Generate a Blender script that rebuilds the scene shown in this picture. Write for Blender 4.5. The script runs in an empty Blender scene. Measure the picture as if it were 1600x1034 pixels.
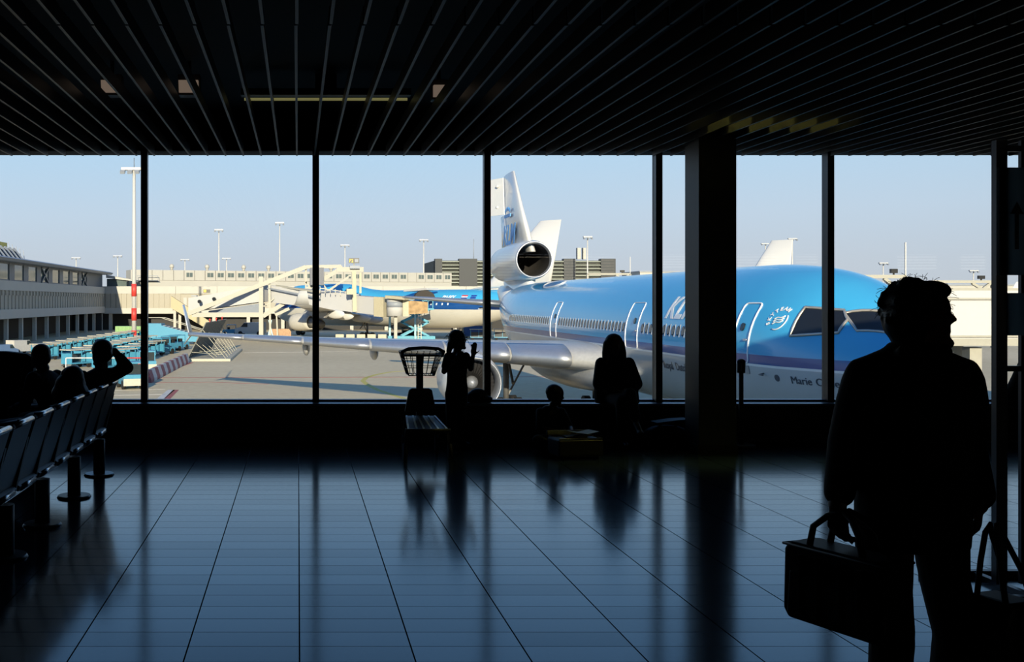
import bpy, bmesh, math, random
from mathutils import Vector, Matrix, Euler, noise
random.seed(7)
PI = math.pi
scene = bpy.context.scene
COL = scene.collection

# ------------------------------------------------------------------ camera, sky, sun, exposure
F = 1600.0              # focal length in pixels of the 1600 x 1034 frame
VX, VY = 465.5, 469.5   # vanishing point of the floor joints and the horizon
EYE = 1.553             # eye height above the lounge floor
GROUND = EYE - 6.91     # apron level, one storey below
cam_d = bpy.data.cameras.new('camera')
cam = bpy.data.objects.new('camera', cam_d); COL.objects.link(cam)
cam.location = (0, 0, EYE); cam.rotation_euler = (PI/2, 0, 0)
cam_d.sensor_width = 36; cam_d.lens = F/1600*36
cam_d.shift_x = (800-VX)/1600; cam_d.shift_y = -(517-VY)/1600
cam_d.clip_start = .05; cam_d.clip_end = 5000
scene.camera = cam

def lin(r, g, b):
    f = lambda c: (c/255/12.92 if c/255 <= .04045 else ((c/255+.055)/1.055)**2.4)
    return (f(r), f(g), f(b), 1)

world = bpy.data.worlds.new('sky'); scene.world = world; world.use_nodes = True
nt = world.node_tree; nt.nodes.clear()
tc = nt.nodes.new('ShaderNodeTexCoord'); sp = nt.nodes.new('ShaderNodeSeparateXYZ')
rp = nt.nodes.new('ShaderNodeValToRGB'); bg = nt.nodes.new('ShaderNodeBackground'); wo = nt.nodes.new('ShaderNodeOutputWorld')
nt.links.new(tc.outputs['Generated'], sp.inputs[0]); nt.links.new(sp.outputs['Z'], rp.inputs[0])
nt.links.new(rp.outputs[0], bg.inputs[0]); nt.links.new(bg.outputs[0], wo.inputs[0])
e = rp.color_ramp.elements
e[0].position = 0.0; e[0].color = lin(203, 210, 220)
e[1].position = 1.0; e[1].color = lin(70, 108, 168)
for p, c in ((.035, lin(203, 213, 226)), (.08, lin(202, 220, 239)), (.15, lin(188, 222, 250)), (.25, lin(136, 191, 246)), (.45, lin(90, 142, 208))):
    k = e.new(p); k.color = c
bg.inputs[1].default_value = 1.0

SUN_EL, SUN_AZ = math.radians(13), math.radians(3)
sd = bpy.data.lights.new('sun', 'SUN'); sd.energy = 7.4; sd.angle = math.radians(.55); sd.color = (1, .87, .64)
sun = bpy.data.objects.new('sun', sd); COL.objects.link(sun)
sun.rotation_euler = Vector((math.sin(SUN_AZ)*math.cos(SUN_EL), math.cos(SUN_AZ)*math.cos(SUN_EL), -math.sin(SUN_EL))).to_track_quat('-Z', 'Y').to_euler()
sun.location = (-5, -60, 40)
vs = scene.view_settings
vs.view_transform = 'Standard'; vs.look = 'None'; vs.gamma = 1; vs.exposure = 0.0; vs.use_curve_mapping = False
scene.display_settings.display_device = 'sRGB'
cy = scene.cycles
cy.use_denoising = True; cy.max_bounces = 8; cy.diffuse_bounces = 3; cy.glossy_bounces = 4; cy.transparent_max_bounces = 12
cy.caustics_reflective = False; cy.caustics_refractive = False; cy.sample_clamp_indirect = 4

# ------------------------------------------------------------------ helpers
def at(px, py, d):
    """world point that sits d metres from the window-parallel camera plane"""
    return Vector(((px-VX)/F*d, d, EYE-(py-VY)/F*d))

MATS = {}
def mat(name, col, rough=.6, metal=0.0, var=.08, scale=6.0, spec=.5, coat=0.0, emit=None, bump=0.0):
    if name in MATS: return MATS[name]
    m = bpy.data.materials.new(name); m.use_nodes = True; MATS[name] = m
    t = m.node_tree; b = t.nodes['Principled BSDF']
    if len(col) == 3: col = (*col, 1)
    b.inputs['Roughness'].default_value = rough; b.inputs['Metallic'].default_value = metal
    b.inputs['Specular IOR Level'].default_value = spec
    b.inputs['Coat Weight'].default_value = coat; b.inputs['Coat Roughness'].default_value = .06
    n = t.nodes.new('ShaderNodeTexNoise'); n.inputs['Scale'].default_value = scale; n.inputs['Detail'].default_value = 3
    o = t.nodes.new('ShaderNodeTexCoord'); t.links.new(o.outputs['Object'], n.inputs['Vector'])
    r = t.nodes.new('ShaderNodeValToRGB')
    r.color_ramp.elements[0].position = .3; r.color_ramp.elements[1].position = .7
    r.color_ramp.elements[0].color = (*[c*(1-var) for c in col[:3]], 1)
    r.color_ramp.elements[1].color = (*[min(1, c*(1+var)) for c in col[:3]], 1)
    t.links.new(n.outputs['Fac'], r.inputs[0]); t.links.new(r.outputs[0], b.inputs['Base Color'])
    if bump:
        bp = t.nodes.new('ShaderNodeBump'); bp.inputs['Strength'].default_value = bump; bp.inputs['Distance'].default_value = .01
        t.links.new(n.outputs['Fac'], bp.inputs['Height']); t.links.new(bp.outputs[0], b.inputs['Normal'])
    if emit:
        b.inputs['Emission Color'].default_value = (*emit[0][:3], 1); b.inputs['Emission Strength'].default_value = emit[1]
    return m

class MB:
    """collects geometry and links it as ONE mesh object"""
    def __init__(s): s.v = []; s.f = []; s.m = []; s.sm = []; s.cm = 0
    def add(s, vs, fs, smooth=False):
        o = len(s.v); s.v += [tuple(v) for v in vs]
        for f in fs: s.f.append([i+o for i in f]); s.m.append(s.cm); s.sm.append(smooth)
        return s
    def box(s, c, d, rz=0, rx=0, ry=0, taper=1.0):
        R = Euler((rx, ry, rz)).to_matrix(); c = Vector(c); h = Vector(d)/2; vs = []
        for z in (-1, 1):
            k = taper if z > 0 else 1
            for x, y in ((-1, -1), (1, -1), (1, 1), (-1, 1)):
                vs.append(c+R@Vector((x*h.x*k, y*h.y*k, z*h.z)))
        return s.add(vs, [(3, 2, 1, 0), (4, 5, 6, 7), (0, 1, 5, 4), (1, 2, 6, 5), (2, 3, 7, 6), (3, 0, 4, 7)])
    def b2(s, lo, hi):
        lo = Vector(lo); hi = Vector(hi); return s.box((lo+hi)/2, hi-lo)
    def hexa(s, p):   # 8 corners: bottom 4 ccw, top 4 ccw
        return s.add(p, [(3, 2, 1, 0), (4, 5, 6, 7), (0, 1, 5, 4), (1, 2, 6, 5), (2, 3, 7, 6), (3, 0, 4, 7)])
    def beam(s, p0, p1, w, h=None, up=(0, 0, 1)):
        p0 = Vector(p0); p1 = Vector(p1); h = h or w; d = (p1-p0).normalized(); u = Vector(up)
        if abs(d.dot(u)) > .98: u = Vector((0, 1, 0))
        x = d.cross(u).normalized(); z = x.cross(d).normalized()
        q = [(-1, -1), (1, -1), (1, 1), (-1, 1)]
        return s.hexa([p0+x*a*w/2+z*b*h/2 for a, b in q]+[p1+x*a*w/2+z*b*h/2 for a, b in q])
    def ring(s, c, u, w, ru, rw, n):
        return [Vector(c)+Vector(u)*ru*math.cos(2*PI*i/n)+Vector(w)*rw*math.sin(2*PI*i/n) for i in range(n)]
    def loft(s, rings, cap0=True, cap1=True, smooth=True, closed=True):
        n = len(rings[0]); o = len(s.v); vs = [p for r in rings for p in r]; fs = []
        for k in range(len(rings)-1):
            for i in range(n if closed else n-1):
                j = (i+1) % n; fs.append((k*n+i, k*n+j, (k+1)*n+j, (k+1)*n+i))
        s.add(vs, fs, smooth)
        if cap0: s.f.append([o+i for i in range(n)][::-1]); s.m.append(s.cm); s.sm.append(False)
        if cap1: s.f.append([o+(len(rings)-1)*n+i for i in range(n)]); s.m.append(s.cm); s.sm.append(False)
        return s
    def cyl(s, p0, p1, r0, r1=None, n=12, smooth=True, caps=True):
        p0 = Vector(p0); p1 = Vector(p1); r1 = r0 if r1 is None else r1; d = (p1-p0).normalized()
        u = d.cross(Vector((0, 0, 1)) if abs(d.z) < .95 else Vector((1, 0, 0))).normalized(); w = d.cross(u)
        return s.loft([s.ring(p0, u, w, r0, r0, n), s.ring(p1, u, w, r1, r1, n)], caps, caps, smooth)
    def tube(s, pts, r, n=8, closed=False):
        pts = [Vector(p) for p in pts]; rings = []; prev = None; N = len(pts)
        for i, p in enumerate(pts):
            if closed: d = (pts[(i+1) % N]-pts[i-1]).normalized()
            else: d = (pts[min(i+1, N-1)]-pts[max(i-1, 0)]).normalized()
            if prev is None:
                u = d.cross(Vector((0, 0, 1)) if abs(d.z) < .9 else Vector((1, 0, 0))).normalized()
            else: u = (prev-d*prev.dot(d)).normalized()
            prev = u; w = d.cross(u); rings.append(s.ring(p, u, w, r, r, n))
        if closed: rings.append(rings[0])
        return s.loft(rings, not closed, not closed)
    def ell(s, c, r, n=14, k=9, rot=None):
        c = Vector(c); R = Euler(rot).to_matrix() if rot else Matrix.Identity(3)
        if not hasattr(r, '__len__'): r = (r, r, r)
        rings = []
        for i in range(k+1):
            t = -PI/2+PI*i/k; t = max(-PI/2+.02, min(PI/2-.02, t))
            rings.append([c+R@Vector((r[0]*math.cos(t)*math.cos(2*PI*j/n), r[1]*math.cos(t)*math.sin(2*PI*j/n), r[2]*math.sin(t))) for j in range(n)])
        return s.loft(rings)
    def cap(s, p0, r0, p1, r1, n=12):
        p0 = Vector(p0); p1 = Vector(p1)
        return s.cyl(p0, p1, r0, r1, n).ell(p0, r0, n, 7).ell(p1, r1, n, 7)
    def prism(s, poly, axis, t0, t1):
        """2D poly extruded along axis 0/1/2 from t0 to t1"""
        def mk(p, t):
            return (t, p[0], p[1]) if axis == 0 else ((p[0], t, p[1]) if axis == 1 else (p[0], p[1], t))
        n = len(poly)
        return s.add([mk(p, t0) for p in poly]+[mk(p, t1) for p in poly],
                     [tuple(range(n))[::-1], tuple(range(n, 2*n))]+[(i, (i+1) % n, n+(i+1) % n, n+i) for i in range(n)])
    def mesh(s, name, mats):
        me = bpy.data.meshes.new(name); me.from_pydata(s.v, [], s.f)
        for m in (mats if isinstance(mats, (list, tuple)) else [mats]): me.materials.append(m)
        me.polygons.foreach_set('material_index', s.m); me.polygons.foreach_set('use_smooth', s.sm)
        bm = bmesh.new(); bm.from_mesh(me); bmesh.ops.recalc_face_normals(bm, faces=bm.faces); bm.to_mesh(me); bm.free()
        return me
    def build(s, name, mats, parent=None, bevel=0, loc=None):
        o = bpy.data.objects.new(name, s.mesh(name, mats)); COL.objects.link(o)
        if parent: o.parent = parent
        if loc is not None: o.location = loc
        if bevel:
            md = o.modifiers.new('bevel', 'BEVEL'); md.width = bevel; md.segments = 3; md.limit_method = 'ANGLE'
        return o

def inst(name, me, parent=None, loc=(0, 0, 0), rz=0, scale=None):
    o = bpy.data.objects.new(name, me); COL.objects.link(o); o.parent = parent; o.location = loc; o.rotation_euler = (0, 0, rz)
    if scale: o.scale = scale
    return o
def empty(name, loc=(0, 0, 0), rz=0):
    o = bpy.data.objects.new(name, None); COL.objects.link(o); o.location = loc; o.rotation_euler = (0, 0, rz); o.empty_display_size = .2
    return o
def tag(o, label=None, cat=None, group=None, kind=None):
    if label: o['label'] = label
    if cat: o['category'] = cat
    if group: o['group'] = group
    if kind: o['kind'] = kind
    return o
def copy_tree(o, parent=None):
    c = o.copy(); COL.objects.link(c); c.parent = parent
    for ch in list(o.children): copy_tree(ch, c)
    return c
def text_mesh(body, size, bold=.0, shear=0.0, align='LEFT', spacing=1.0, depth=.004):
    cu = bpy.data.curves.new('lettering', 'FONT'); cu.body = body; cu.size = size; cu.offset = bold; cu.shear = shear
    cu.align_x = align; cu.space_character = spacing; cu.resolution_u = 4; cu.extrude = depth
    o = bpy.data.objects.new('lettering', cu); COL.objects.link(o)
    dg = bpy.context.evaluated_depsgraph_get(); me = bpy.data.meshes.new_from_object(o.evaluated_get(dg))
    bpy.data.objects.remove(o); bpy.data.curves.remove(cu)
    return me

# ------------------------------------------------------------------ materials of the lounge
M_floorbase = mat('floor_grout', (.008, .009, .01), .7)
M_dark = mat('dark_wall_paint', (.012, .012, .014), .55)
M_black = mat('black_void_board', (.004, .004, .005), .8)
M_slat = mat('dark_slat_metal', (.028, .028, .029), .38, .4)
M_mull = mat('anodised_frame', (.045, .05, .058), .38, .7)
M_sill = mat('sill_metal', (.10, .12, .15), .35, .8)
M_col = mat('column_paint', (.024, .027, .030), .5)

def tile_material():
    m = bpy.data.materials.new('polished_floor_tile'); m.use_nodes = True; t = m.node_tree; b = t.nodes['Principled BSDF']
    oi = t.nodes.new('ShaderNodeTexCoord'); nz = t.nodes.new('ShaderNodeTexNoise'); nz.inputs['Scale'].default_value = 40
    t.links.new(oi.outputs['Object'], nz.inputs['Vector'])
    g = t.nodes.new('ShaderNodeNewGeometry'); rr = t.nodes.new('ShaderNodeMapRange')
    t.links.new(g.outputs['Random Per Island'], rr.inputs[0]); rr.inputs[3].default_value = .36; rr.inputs[4].default_value = .60
    inf = t.nodes.new('ShaderNodeObjectInfo'); ad = t.nodes.new('ShaderNodeMath'); ad.operation = 'ADD'
    t.links.new(inf.outputs['Random'], ad.inputs[0]); t.links.new(g.outputs['Random Per Island'], ad.inputs[1])
    fr = t.nodes.new('ShaderNodeMath'); fr.operation = 'FRACT'; t.links.new(ad.outputs[0], fr.inputs[0]); t.links.new(fr.outputs[0], rr.inputs[0])
    t.links.new(rr.outputs[0], b.inputs['Specular IOR Level'])
    ra = t.nodes.new('ShaderNodeMapRange'); ra.inputs[3].default_value = .10; ra.inputs[4].default_value = .17
    t.links.new(nz.outputs['Fac'], ra.inputs[0]); t.links.new(ra.outputs[0], b.inputs['Roughness'])
    b.inputs['Base Color'].default_value = (.009, .016, .030, 1)
    return m
M_tile = tile_material()
def glass_material():
    m = bpy.data.materials.new('window_glass'); m.use_nodes = True; t = m.node_tree; t.nodes.clear()
    o = t.nodes.new('ShaderNodeOutputMaterial'); mx = t.nodes.new('ShaderNodeMixShader'); tr = t.nodes.new('ShaderNodeBsdfTransparent')
    gl = t.nodes.new('ShaderNodeBsdfGlossy'); fr = t.nodes.new('ShaderNodeFresnel'); fr.inputs[0].default_value = 1.45
    tr.inputs[0].default_value = (.985, .995, .99, 1); gl.inputs['Roughness'].default_value = 0.0
    t.links.new(fr.outputs[0], mx.inputs[0]); t.links.new(tr.outputs[0], mx.inputs[1]); t.links.new(gl.outputs[0], mx.inputs[2]); t.links.new(mx.outputs[0], o.inputs[0])
    return m
M_glass = glass_material()

# ------------------------------------------------------------------ the lounge shell
X0, X1, YB, YW = -9.4, 30.2, -9.0, 11.55     # side walls, back wall, inner face of the window wall
ZC = 3.242                                   # head of the windows
floor = MB().b2((X0, YB, -.35), (X1, 11.36, -.012)).b2((12.507, YB, -.012), (X1, 11.36, 0)).b2((X0, YB, -.012), (12.507, -2.0, 0)).build('floor', M_floorbase)
tag(floor, kind='structure', label='polished bluish grey tiled lounge floor reflecting the windows', cat='floor')
TW, TL, GX, GY = .5, .2, .0045, .0022
tile_me = MB().hexa([Vector((x, y, z)) for z, k in ((-.0119, 0), (0, .0012)) for x, y in
                     ((GX/2+k, GY/2+k), (TW-GX/2-k, GY/2+k), (TW-GX/2-k, TL-GY/2-k), (GX/2+k, TL-GY/2-k))]).mesh('tile', M_tile)
xph = .007
near = []; rest = []
ix0 = math.ceil((X0-xph)/TW); ix1 = 25
for ix in range(ix0, ix1):
    for iy in range(-10, int(11.36/TL)):
        x = ix*TW+xph; y = iy*TL
        u = VX+F*(x+.25)/max(y, .1); v = VY+F*EYE/max(y, .1)
        (near if (y > 4 and -40 < u < 1640 and v < 1060) else rest).append((x, y))
near.sort(key=lambda p: p[1]); rest += near[300:]; near = near[:300]
for x, y in near: inst('floor_tile', tile_me, floor, (x, y, 0))
mb = MB()
for x, y in rest:
    mb.hexa([Vector((x+a, y+b, z)) for z, k in ((-.0119, 0), (0, .0012)) for a, b in
             ((GX/2+k, GY/2+k), (TW-GX/2-k, GY/2+k), (TW-GX/2-k, TL-GY/2-k), (GX/2+k, TL-GY/2-k))])
tag(mb.build('floor_tiles', M_tile, floor), kind='stuff')

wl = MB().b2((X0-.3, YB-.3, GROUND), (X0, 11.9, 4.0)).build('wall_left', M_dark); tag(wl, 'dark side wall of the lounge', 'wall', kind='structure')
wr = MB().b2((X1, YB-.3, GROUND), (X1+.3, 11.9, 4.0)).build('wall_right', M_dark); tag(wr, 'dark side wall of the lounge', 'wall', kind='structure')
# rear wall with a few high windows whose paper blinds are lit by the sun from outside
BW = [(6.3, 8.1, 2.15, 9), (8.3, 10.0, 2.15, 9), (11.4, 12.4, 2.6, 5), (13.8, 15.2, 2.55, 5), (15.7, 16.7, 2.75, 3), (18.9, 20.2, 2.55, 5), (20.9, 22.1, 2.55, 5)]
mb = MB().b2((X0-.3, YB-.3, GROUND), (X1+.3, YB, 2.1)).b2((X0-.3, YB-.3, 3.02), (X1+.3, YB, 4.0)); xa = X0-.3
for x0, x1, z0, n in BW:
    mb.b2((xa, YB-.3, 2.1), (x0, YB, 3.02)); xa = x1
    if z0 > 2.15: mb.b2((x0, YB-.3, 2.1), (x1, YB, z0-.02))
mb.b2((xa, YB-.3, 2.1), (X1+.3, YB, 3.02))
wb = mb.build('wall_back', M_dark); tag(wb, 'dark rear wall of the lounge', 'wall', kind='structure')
m = bpy.data.materials.new('paper_blind'); m.use_nodes = True; t = m.node_tree; t.nodes.clear(); o = t.nodes.new('ShaderNodeOutputMaterial'); tl = t.nodes.new('ShaderNodeBsdfTranslucent'); tl.inputs[0].default_value = (.8, .78, .74, 1); t.links.new(tl.outputs[0], o.inputs[0])
for x0, x1, z0, n in BW:
    for k in range(n):
        z = z0+(3.0-z0)*k/n
        MB().b2((x0, YB-.12, z), (x1, YB-.10, z+.042)).build('blind_slat', m, wb); MB().b2((x0, YB-.13, z+.04), (x1, YB-.09, z0+(3.0-z0)*(k+1)/n+.002)).build('blind_rail', M_dark, wb)
ww = MB().b2((X0, 11.40, GROUND), (X1, 11.85, .385)).build('wall_front', M_dark); tag(ww, 'low dark wall under the lounge windows', 'wall', kind='structure')
bb = MB().b2((X0, 11.375, 0), (X1, 11.40, .09)).build('baseboard_front', M_black); tag(bb, 'dark skirting along the window wall', 'baseboard', kind='structure')
sl = MB().b2((X0, 11.36, .385), (X1, 11.80, .41)).build('trim_1', M_sill, bevel=.006); tag(sl, 'narrow metal window ledge catching the daylight', 'window sill', kind='structure')
hd = MB().b2((X0, 11.55, ZC), (X1, 11.9, 4.0)).build('trim_2', M_black); tag(hd, 'dark beam above the lounge windows', 'beam', kind='structure')
roof = MB().b2((X0-.3, YB-.3, 4.0), (X1+.3, 12.2, 5.2)).build('trim_3', M_dark); tag(roof, 'flat roof slab over the lounge', 'roof', kind='structure')

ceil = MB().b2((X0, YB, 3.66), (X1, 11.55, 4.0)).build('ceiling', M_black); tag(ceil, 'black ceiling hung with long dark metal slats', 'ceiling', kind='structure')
# each slat is a thin blade with a small folded lip along the bottom, in lengths of five metres
def slat_mesh(L):
    b = MB().b2((-.004, 0, 0), (.004, L, .115)).b2((-.009, 0, 0), (.009, L, .012))
    return b.mesh('slat', M_slat)
s_near = slat_mesh(5.3); s_far = slat_mesh(5.45)
for k in range(-46, 150):
    x = .2*k-.012
    vis = VX+F*x/11.5
    if -60 < vis < 1660: inst('ceiling_slat', s_far, ceil, (x, 6.05, 3.177))
    vis2 = VX+F*x/6.0
    if -60 < vis2 < 1660: inst('ceiling_slat', s_near, ceil, (x+.006, .72, 3.177))
rest_sl = MB()
for k in range(-46, 150):
    x = .2*k-.012
    if not (-60 < VX+F*x/11.5 < 1660): rest_sl.b2((x-.004, 6.05, 3.177), (x+.004, 11.5, 3.292))
    if not (-60 < VX+F*x/6.0 < 1660): rest_sl.b2((x-.004, .72, 3.177), (x+.004, 6.02, 3.292))
    rest_sl.b2((x-.004, YB, 3.177), (x+.004, .7, 3.292))
tag(rest_sl.build('ceiling_slats', M_slat, ceil), kind='stuff')

# windows: a pane between each pair of mullions
MX = [-7.535+1.934*k for k in range(-1, 20)]
mul_me = MB().b2((-.037, 11.53, .41), (.037, 11.60, ZC+.02)).b2((-.028, 11.60, .41), (.028, 11.68, ZC+.02)).mesh('mullion', M_mull)
MX = [x for x in MX if X0+.3 < x < X1-.3]
edges = [X0]+MX+[X1]
for i in range(len(edges)-1):
    w = MB().b2((edges[i]+.028, 11.64, .41), (edges[i+1]-.028, 11.652, ZC)).build('window_%d' % (i+1), M_glass)
    tag(w, 'tall clear window pane, number %d from the left wall of the lounge' % (i+1), 'window', kind='structure')
    r = MB().b2((edges[i]+.028, 11.60, .41), (edges[i+1]-.028, 11.70, .432)).build('bottom_rail', M_sill, w)
    if i < len(MX): inst('mullion', mul_me, w, (edges[i+1], 0, 0))

# square column near the windows, with a small plinth
colm = MB().b2((4.045, 10.33, 0), (4.425, 10.705, 3.66)).build('column', M_col, bevel=.006)
tag(colm, 'thick square dark column standing just inside the windows', 'column', kind='structure')
MB().b2((4.035, 10.32, 0), (4.435, 10.715, .10)).build('plinth', M_black, colm)

# fluorescent tubes above the slats
M_tube = mat('fluorescent_tube_glow', (.5, .5, .3), .5, emit=((.85, .78, .3), .16))
M_lamp = mat('lamp_housing', (.05, .05, .05), .5)
def tube_light(x0, x1, y, label, mt=None, skirt=False):
    t = empty('ceiling_light', ((x0+x1)/2, y, 3.40)); L = x1-x0
    MB().b2((-L/2-.03, -.06, .06), (L/2+.03, .06, .12)).b2((-.1, -.03, .12), (.1, .03, .26)).build('housing', M_lamp, t)
    if skirt:
        for k in range(27): MB().b2((-L/2-.03, -.326+.025*k, -.10), (L/2+.03, -.323+.025*k, .01)).build('spill_baffle', M_lamp, t)  # unseen blades added to keep the lamp's light off the column
        MB().b2((-L/2-.03, -.34, .12), (L/2+.03, .34, .126)).build('reflector_top', M_lamp, t)
        for y_ in (-.34, .334): MB().b2((-L/2-.03, y_, -.10), (L/2+.03, y_+.006, .12)).build('reflector_side', M_lamp, t)
        for x_ in (-L/2-.036, L/2+.03): MB().b2((x_, -.34, -.10), (x_+.006, .34, .12)).build('reflector_end', M_lamp, t)
    if skirt: MB().b2((-L/2, -.25, .02), (L/2, .25, .05)).build('diffuser', mt, t)
    else: MB().cyl((-L/2, 0, .03), (L/2, 0, .03), .013, n=10).build('fluorescent_tube', mt or M_tube, t)
    tag(t, label, 'ceiling light', 'fluorescent lights above the slats'); return t
tube_light(-.50, 1.02, 9.55, 'long dim yellow fluorescent tube above the slats at the middle left')
tube_light(3.72, 5.02, 9.70, 'fluorescent light above the slats near the column lighting them yellow',
           mat('fluorescent_tube_bright', (.5, .5, .3), .5, emit=((.95, .85, .2), 48.0)), True)
M_glowbox = mat('glowing_box_face', (.5, .42, .35), .5, emit=((.8, .6, .45), .16))  # small boxes above the slats whose front face is given a faint warm glow
for (px, py, w, d_, lab) in ((175, 147, .16, 9.0, 'small dim glowing box above the slats at the far left'),
                            (296, 149, .17, 9.0, 'brighter glowing box above the slats, second from the left'),
                            (686, 150, .12, 9.2, 'small glowing box above the slats right of the long tube')):
    p = at(px, py, d_); t = empty('ceiling_glow_box', (p.x, p.y, 3.35)); tag(t, lab, 'ceiling light')
    MB().b2((-w/2-.01, -.05, .0), (w/2+.01, .08, .18)).b2((-.015, 0, .18), (.015, .03, .31)).build('housing', M_lamp, t)
    MB().hexa([Vector(q) for q in ((-w/2, -.065, .02), (w/2, -.065, .02), (w/2, -.05, .02), (-w/2, -.05, .02), (-w/2, -.1, .12), (w/2, -.1, .12), (w/2, -.05, .12), (-w/2, -.05, .12))]).build('lens', M_glowbox, t)
# ------------------------------------------------------------------ apron
def apron_material():
    m = bpy.data.materials.new('apron_concrete'); m.use_nodes = True; t = m.node_tree; b = t.nodes['Principled BSDF']
    o = t.nodes.new('ShaderNodeTexCoord'); n1 = t.nodes.new('ShaderNodeTexNoise'); n1.inputs['Scale'].default_value = .035; n1.inputs['Detail'].default_value = 6
    n2 = t.nodes.new('ShaderNodeTexNoise'); n2.inputs['Scale'].default_value = 1.5; n2.inputs['Detail'].default_value = 4
    t.links.new(o.outputs['Object'], n1.inputs['Vector']); t.links.new(o.outputs['Object'], n2.inputs['Vector'])
    r = t.nodes.new('ShaderNodeValToRGB'); r.color_ramp.elements[0].position = .35; r.color_ramp.elements[1].position = .68
    r.color_ramp.elements[0].color = (.56, .46, .29, 1); r.color_ramp.elements[1].color = (.66, .55, .36, 1)
    t.links.new(n1.outputs['Fac'], r.inputs[0])
    mx = t.nodes.new('ShaderNodeMixRGB'); mx.blend_type = 'OVERLAY'; mx.inputs[0].default_value = .25
    t.links.new(r.outputs[0], mx.inputs[1]); t.links.new(n2.outputs['Fac'], mx.inputs[2]); t.links.new(mx.outputs[0], b.inputs['Base Color'])
    b.inputs['Roughness'].default_value = .85; return m
apron = MB().b2((-500, 12, GROUND-.5), (700, 1500, GROUND)).build('ground', apron_material())
tag(apron, 'sunlit tan concrete aircraft apron', 'apron', kind='structure')
M_red = mat('red_line_paint', (.36, .09, .07), .7); M_yel = mat('yellow_line_paint', (.55, .47, .10), .7); M_wht = mat('white_line_paint', (.62, .60, .56), .7)
def gpt(px, py):
    d = 6.91*F/(py-VY); p = at(px, py, d); return Vector((p.x, p.y, GROUND))
def line(pts, w, m, name):
    mb = MB(); P = [Vector(p) for p in pts]; L = []; R = []
    for i, p in enumerate(P):
        d = (P[min(i+1, len(P)-1)]-P[max(i-1, 0)]); d.z = 0; d.normalize(); n = Vector((-d.y, d.x, 0))
        L.append(p+n*w/2); R.append(p-n*w/2)
    up = Vector((0, 0, .008)); v = []
    for l, r in zip(L, R): v += [l, r, l+up, r+up]
    fs = []
    for i in range(len(P)-1):
        a = 4*i; b = a+4; fs += [(a+2, a+3, b+3, b+2), (a, a+2, b+2, b), (a+3, a+1, b+1, b+3)]
    mb.add(v, fs); return mb.build(name, m, apron)
line([gpt(230, 590), gpt(640, 589)], .35, M_red, 'red_marking')
line([gpt(640, 589), gpt(1200, 588)], .35, M_red, 'red_marking')
line([gpt(222, 598), gpt(330, 597), gpt(420, 600)], .28, M_red, 'red_marking')
line([gpt(344, 564), gpt(374, 548)], .9, M_red, 'red_marking')
line([gpt(236, 588), gpt(300, 566)], .45, M_red, 'red_marking')
line([gpt(252, 632), gpt(275, 609)], .45, M_red, 'red_marking')
line([gpt(240, 632), gpt(268, 609)], .55, M_wht, 'white_marking')
for y in (609, 617, 625): line([gpt(150, y+1), gpt(258 if y < 620 else 235, y-1)], .18, M_wht, 'white_marking')
line([gpt(380, 551), gpt(560, 549)], .25, M_wht, 'white_marking')
c = gpt(600, 590)
arc = [gpt(640, 579), gpt(610, 581), gpt(588, 585), gpt(572, 590), gpt(567, 595), gpt(574, 601), gpt(590, 609), gpt(620, 619), gpt(650, 628)]
line(arc, .42, M_yel, 'yellow_marking')

# ------------------------------------------------------------------ airliners
def smooth_prof(P, s):
    """piecewise cosine-free linear interpolation of (s, zc, rx, rz) rows"""
    if s <= P[0][0]: return P[0][1:]
    for a, b in zip(P, P[1:]):
        if s <= b[0]:
            t = (s-a[0])/(b[0]-a[0]); return tuple(x+(y-x)*t for x, y in zip(a[1:], b[1:]))
    return P[-1][1:]
def catmull(P, sub=4):
    out = []
    for i in range(len(P)-1):
        p0 = P[max(i-1, 0)]; p1 = P[i]; p2 = P[i+1]; p3 = P[min(i+2, len(P)-1)]
        for k in range(sub):
            t = k/sub; row = []
            s_ = p1[0]+(p2[0]-p1[0])*t; row.append(s_)
            for j in range(1, len(p1)):
                m1 = (p2[j]-p0[j])/(p2[0]-p0[0]) if p2[0] != p0[0] else 0
                m2 = (p3[j]-p1[j])/(p3[0]-p1[0]) if p3[0] != p1[0] else 0
                h = p2[0]-p1[0]
                row.append((2*t**3-3*t*t+1)*p1[j]+(t**3-2*t*t+t)*h*m1+(-2*t**3+3*t*t)*p2[j]+(t**3-t*t)*h*m2)
            out.append(tuple(row))
    out.append(P[-1]); return out

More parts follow.
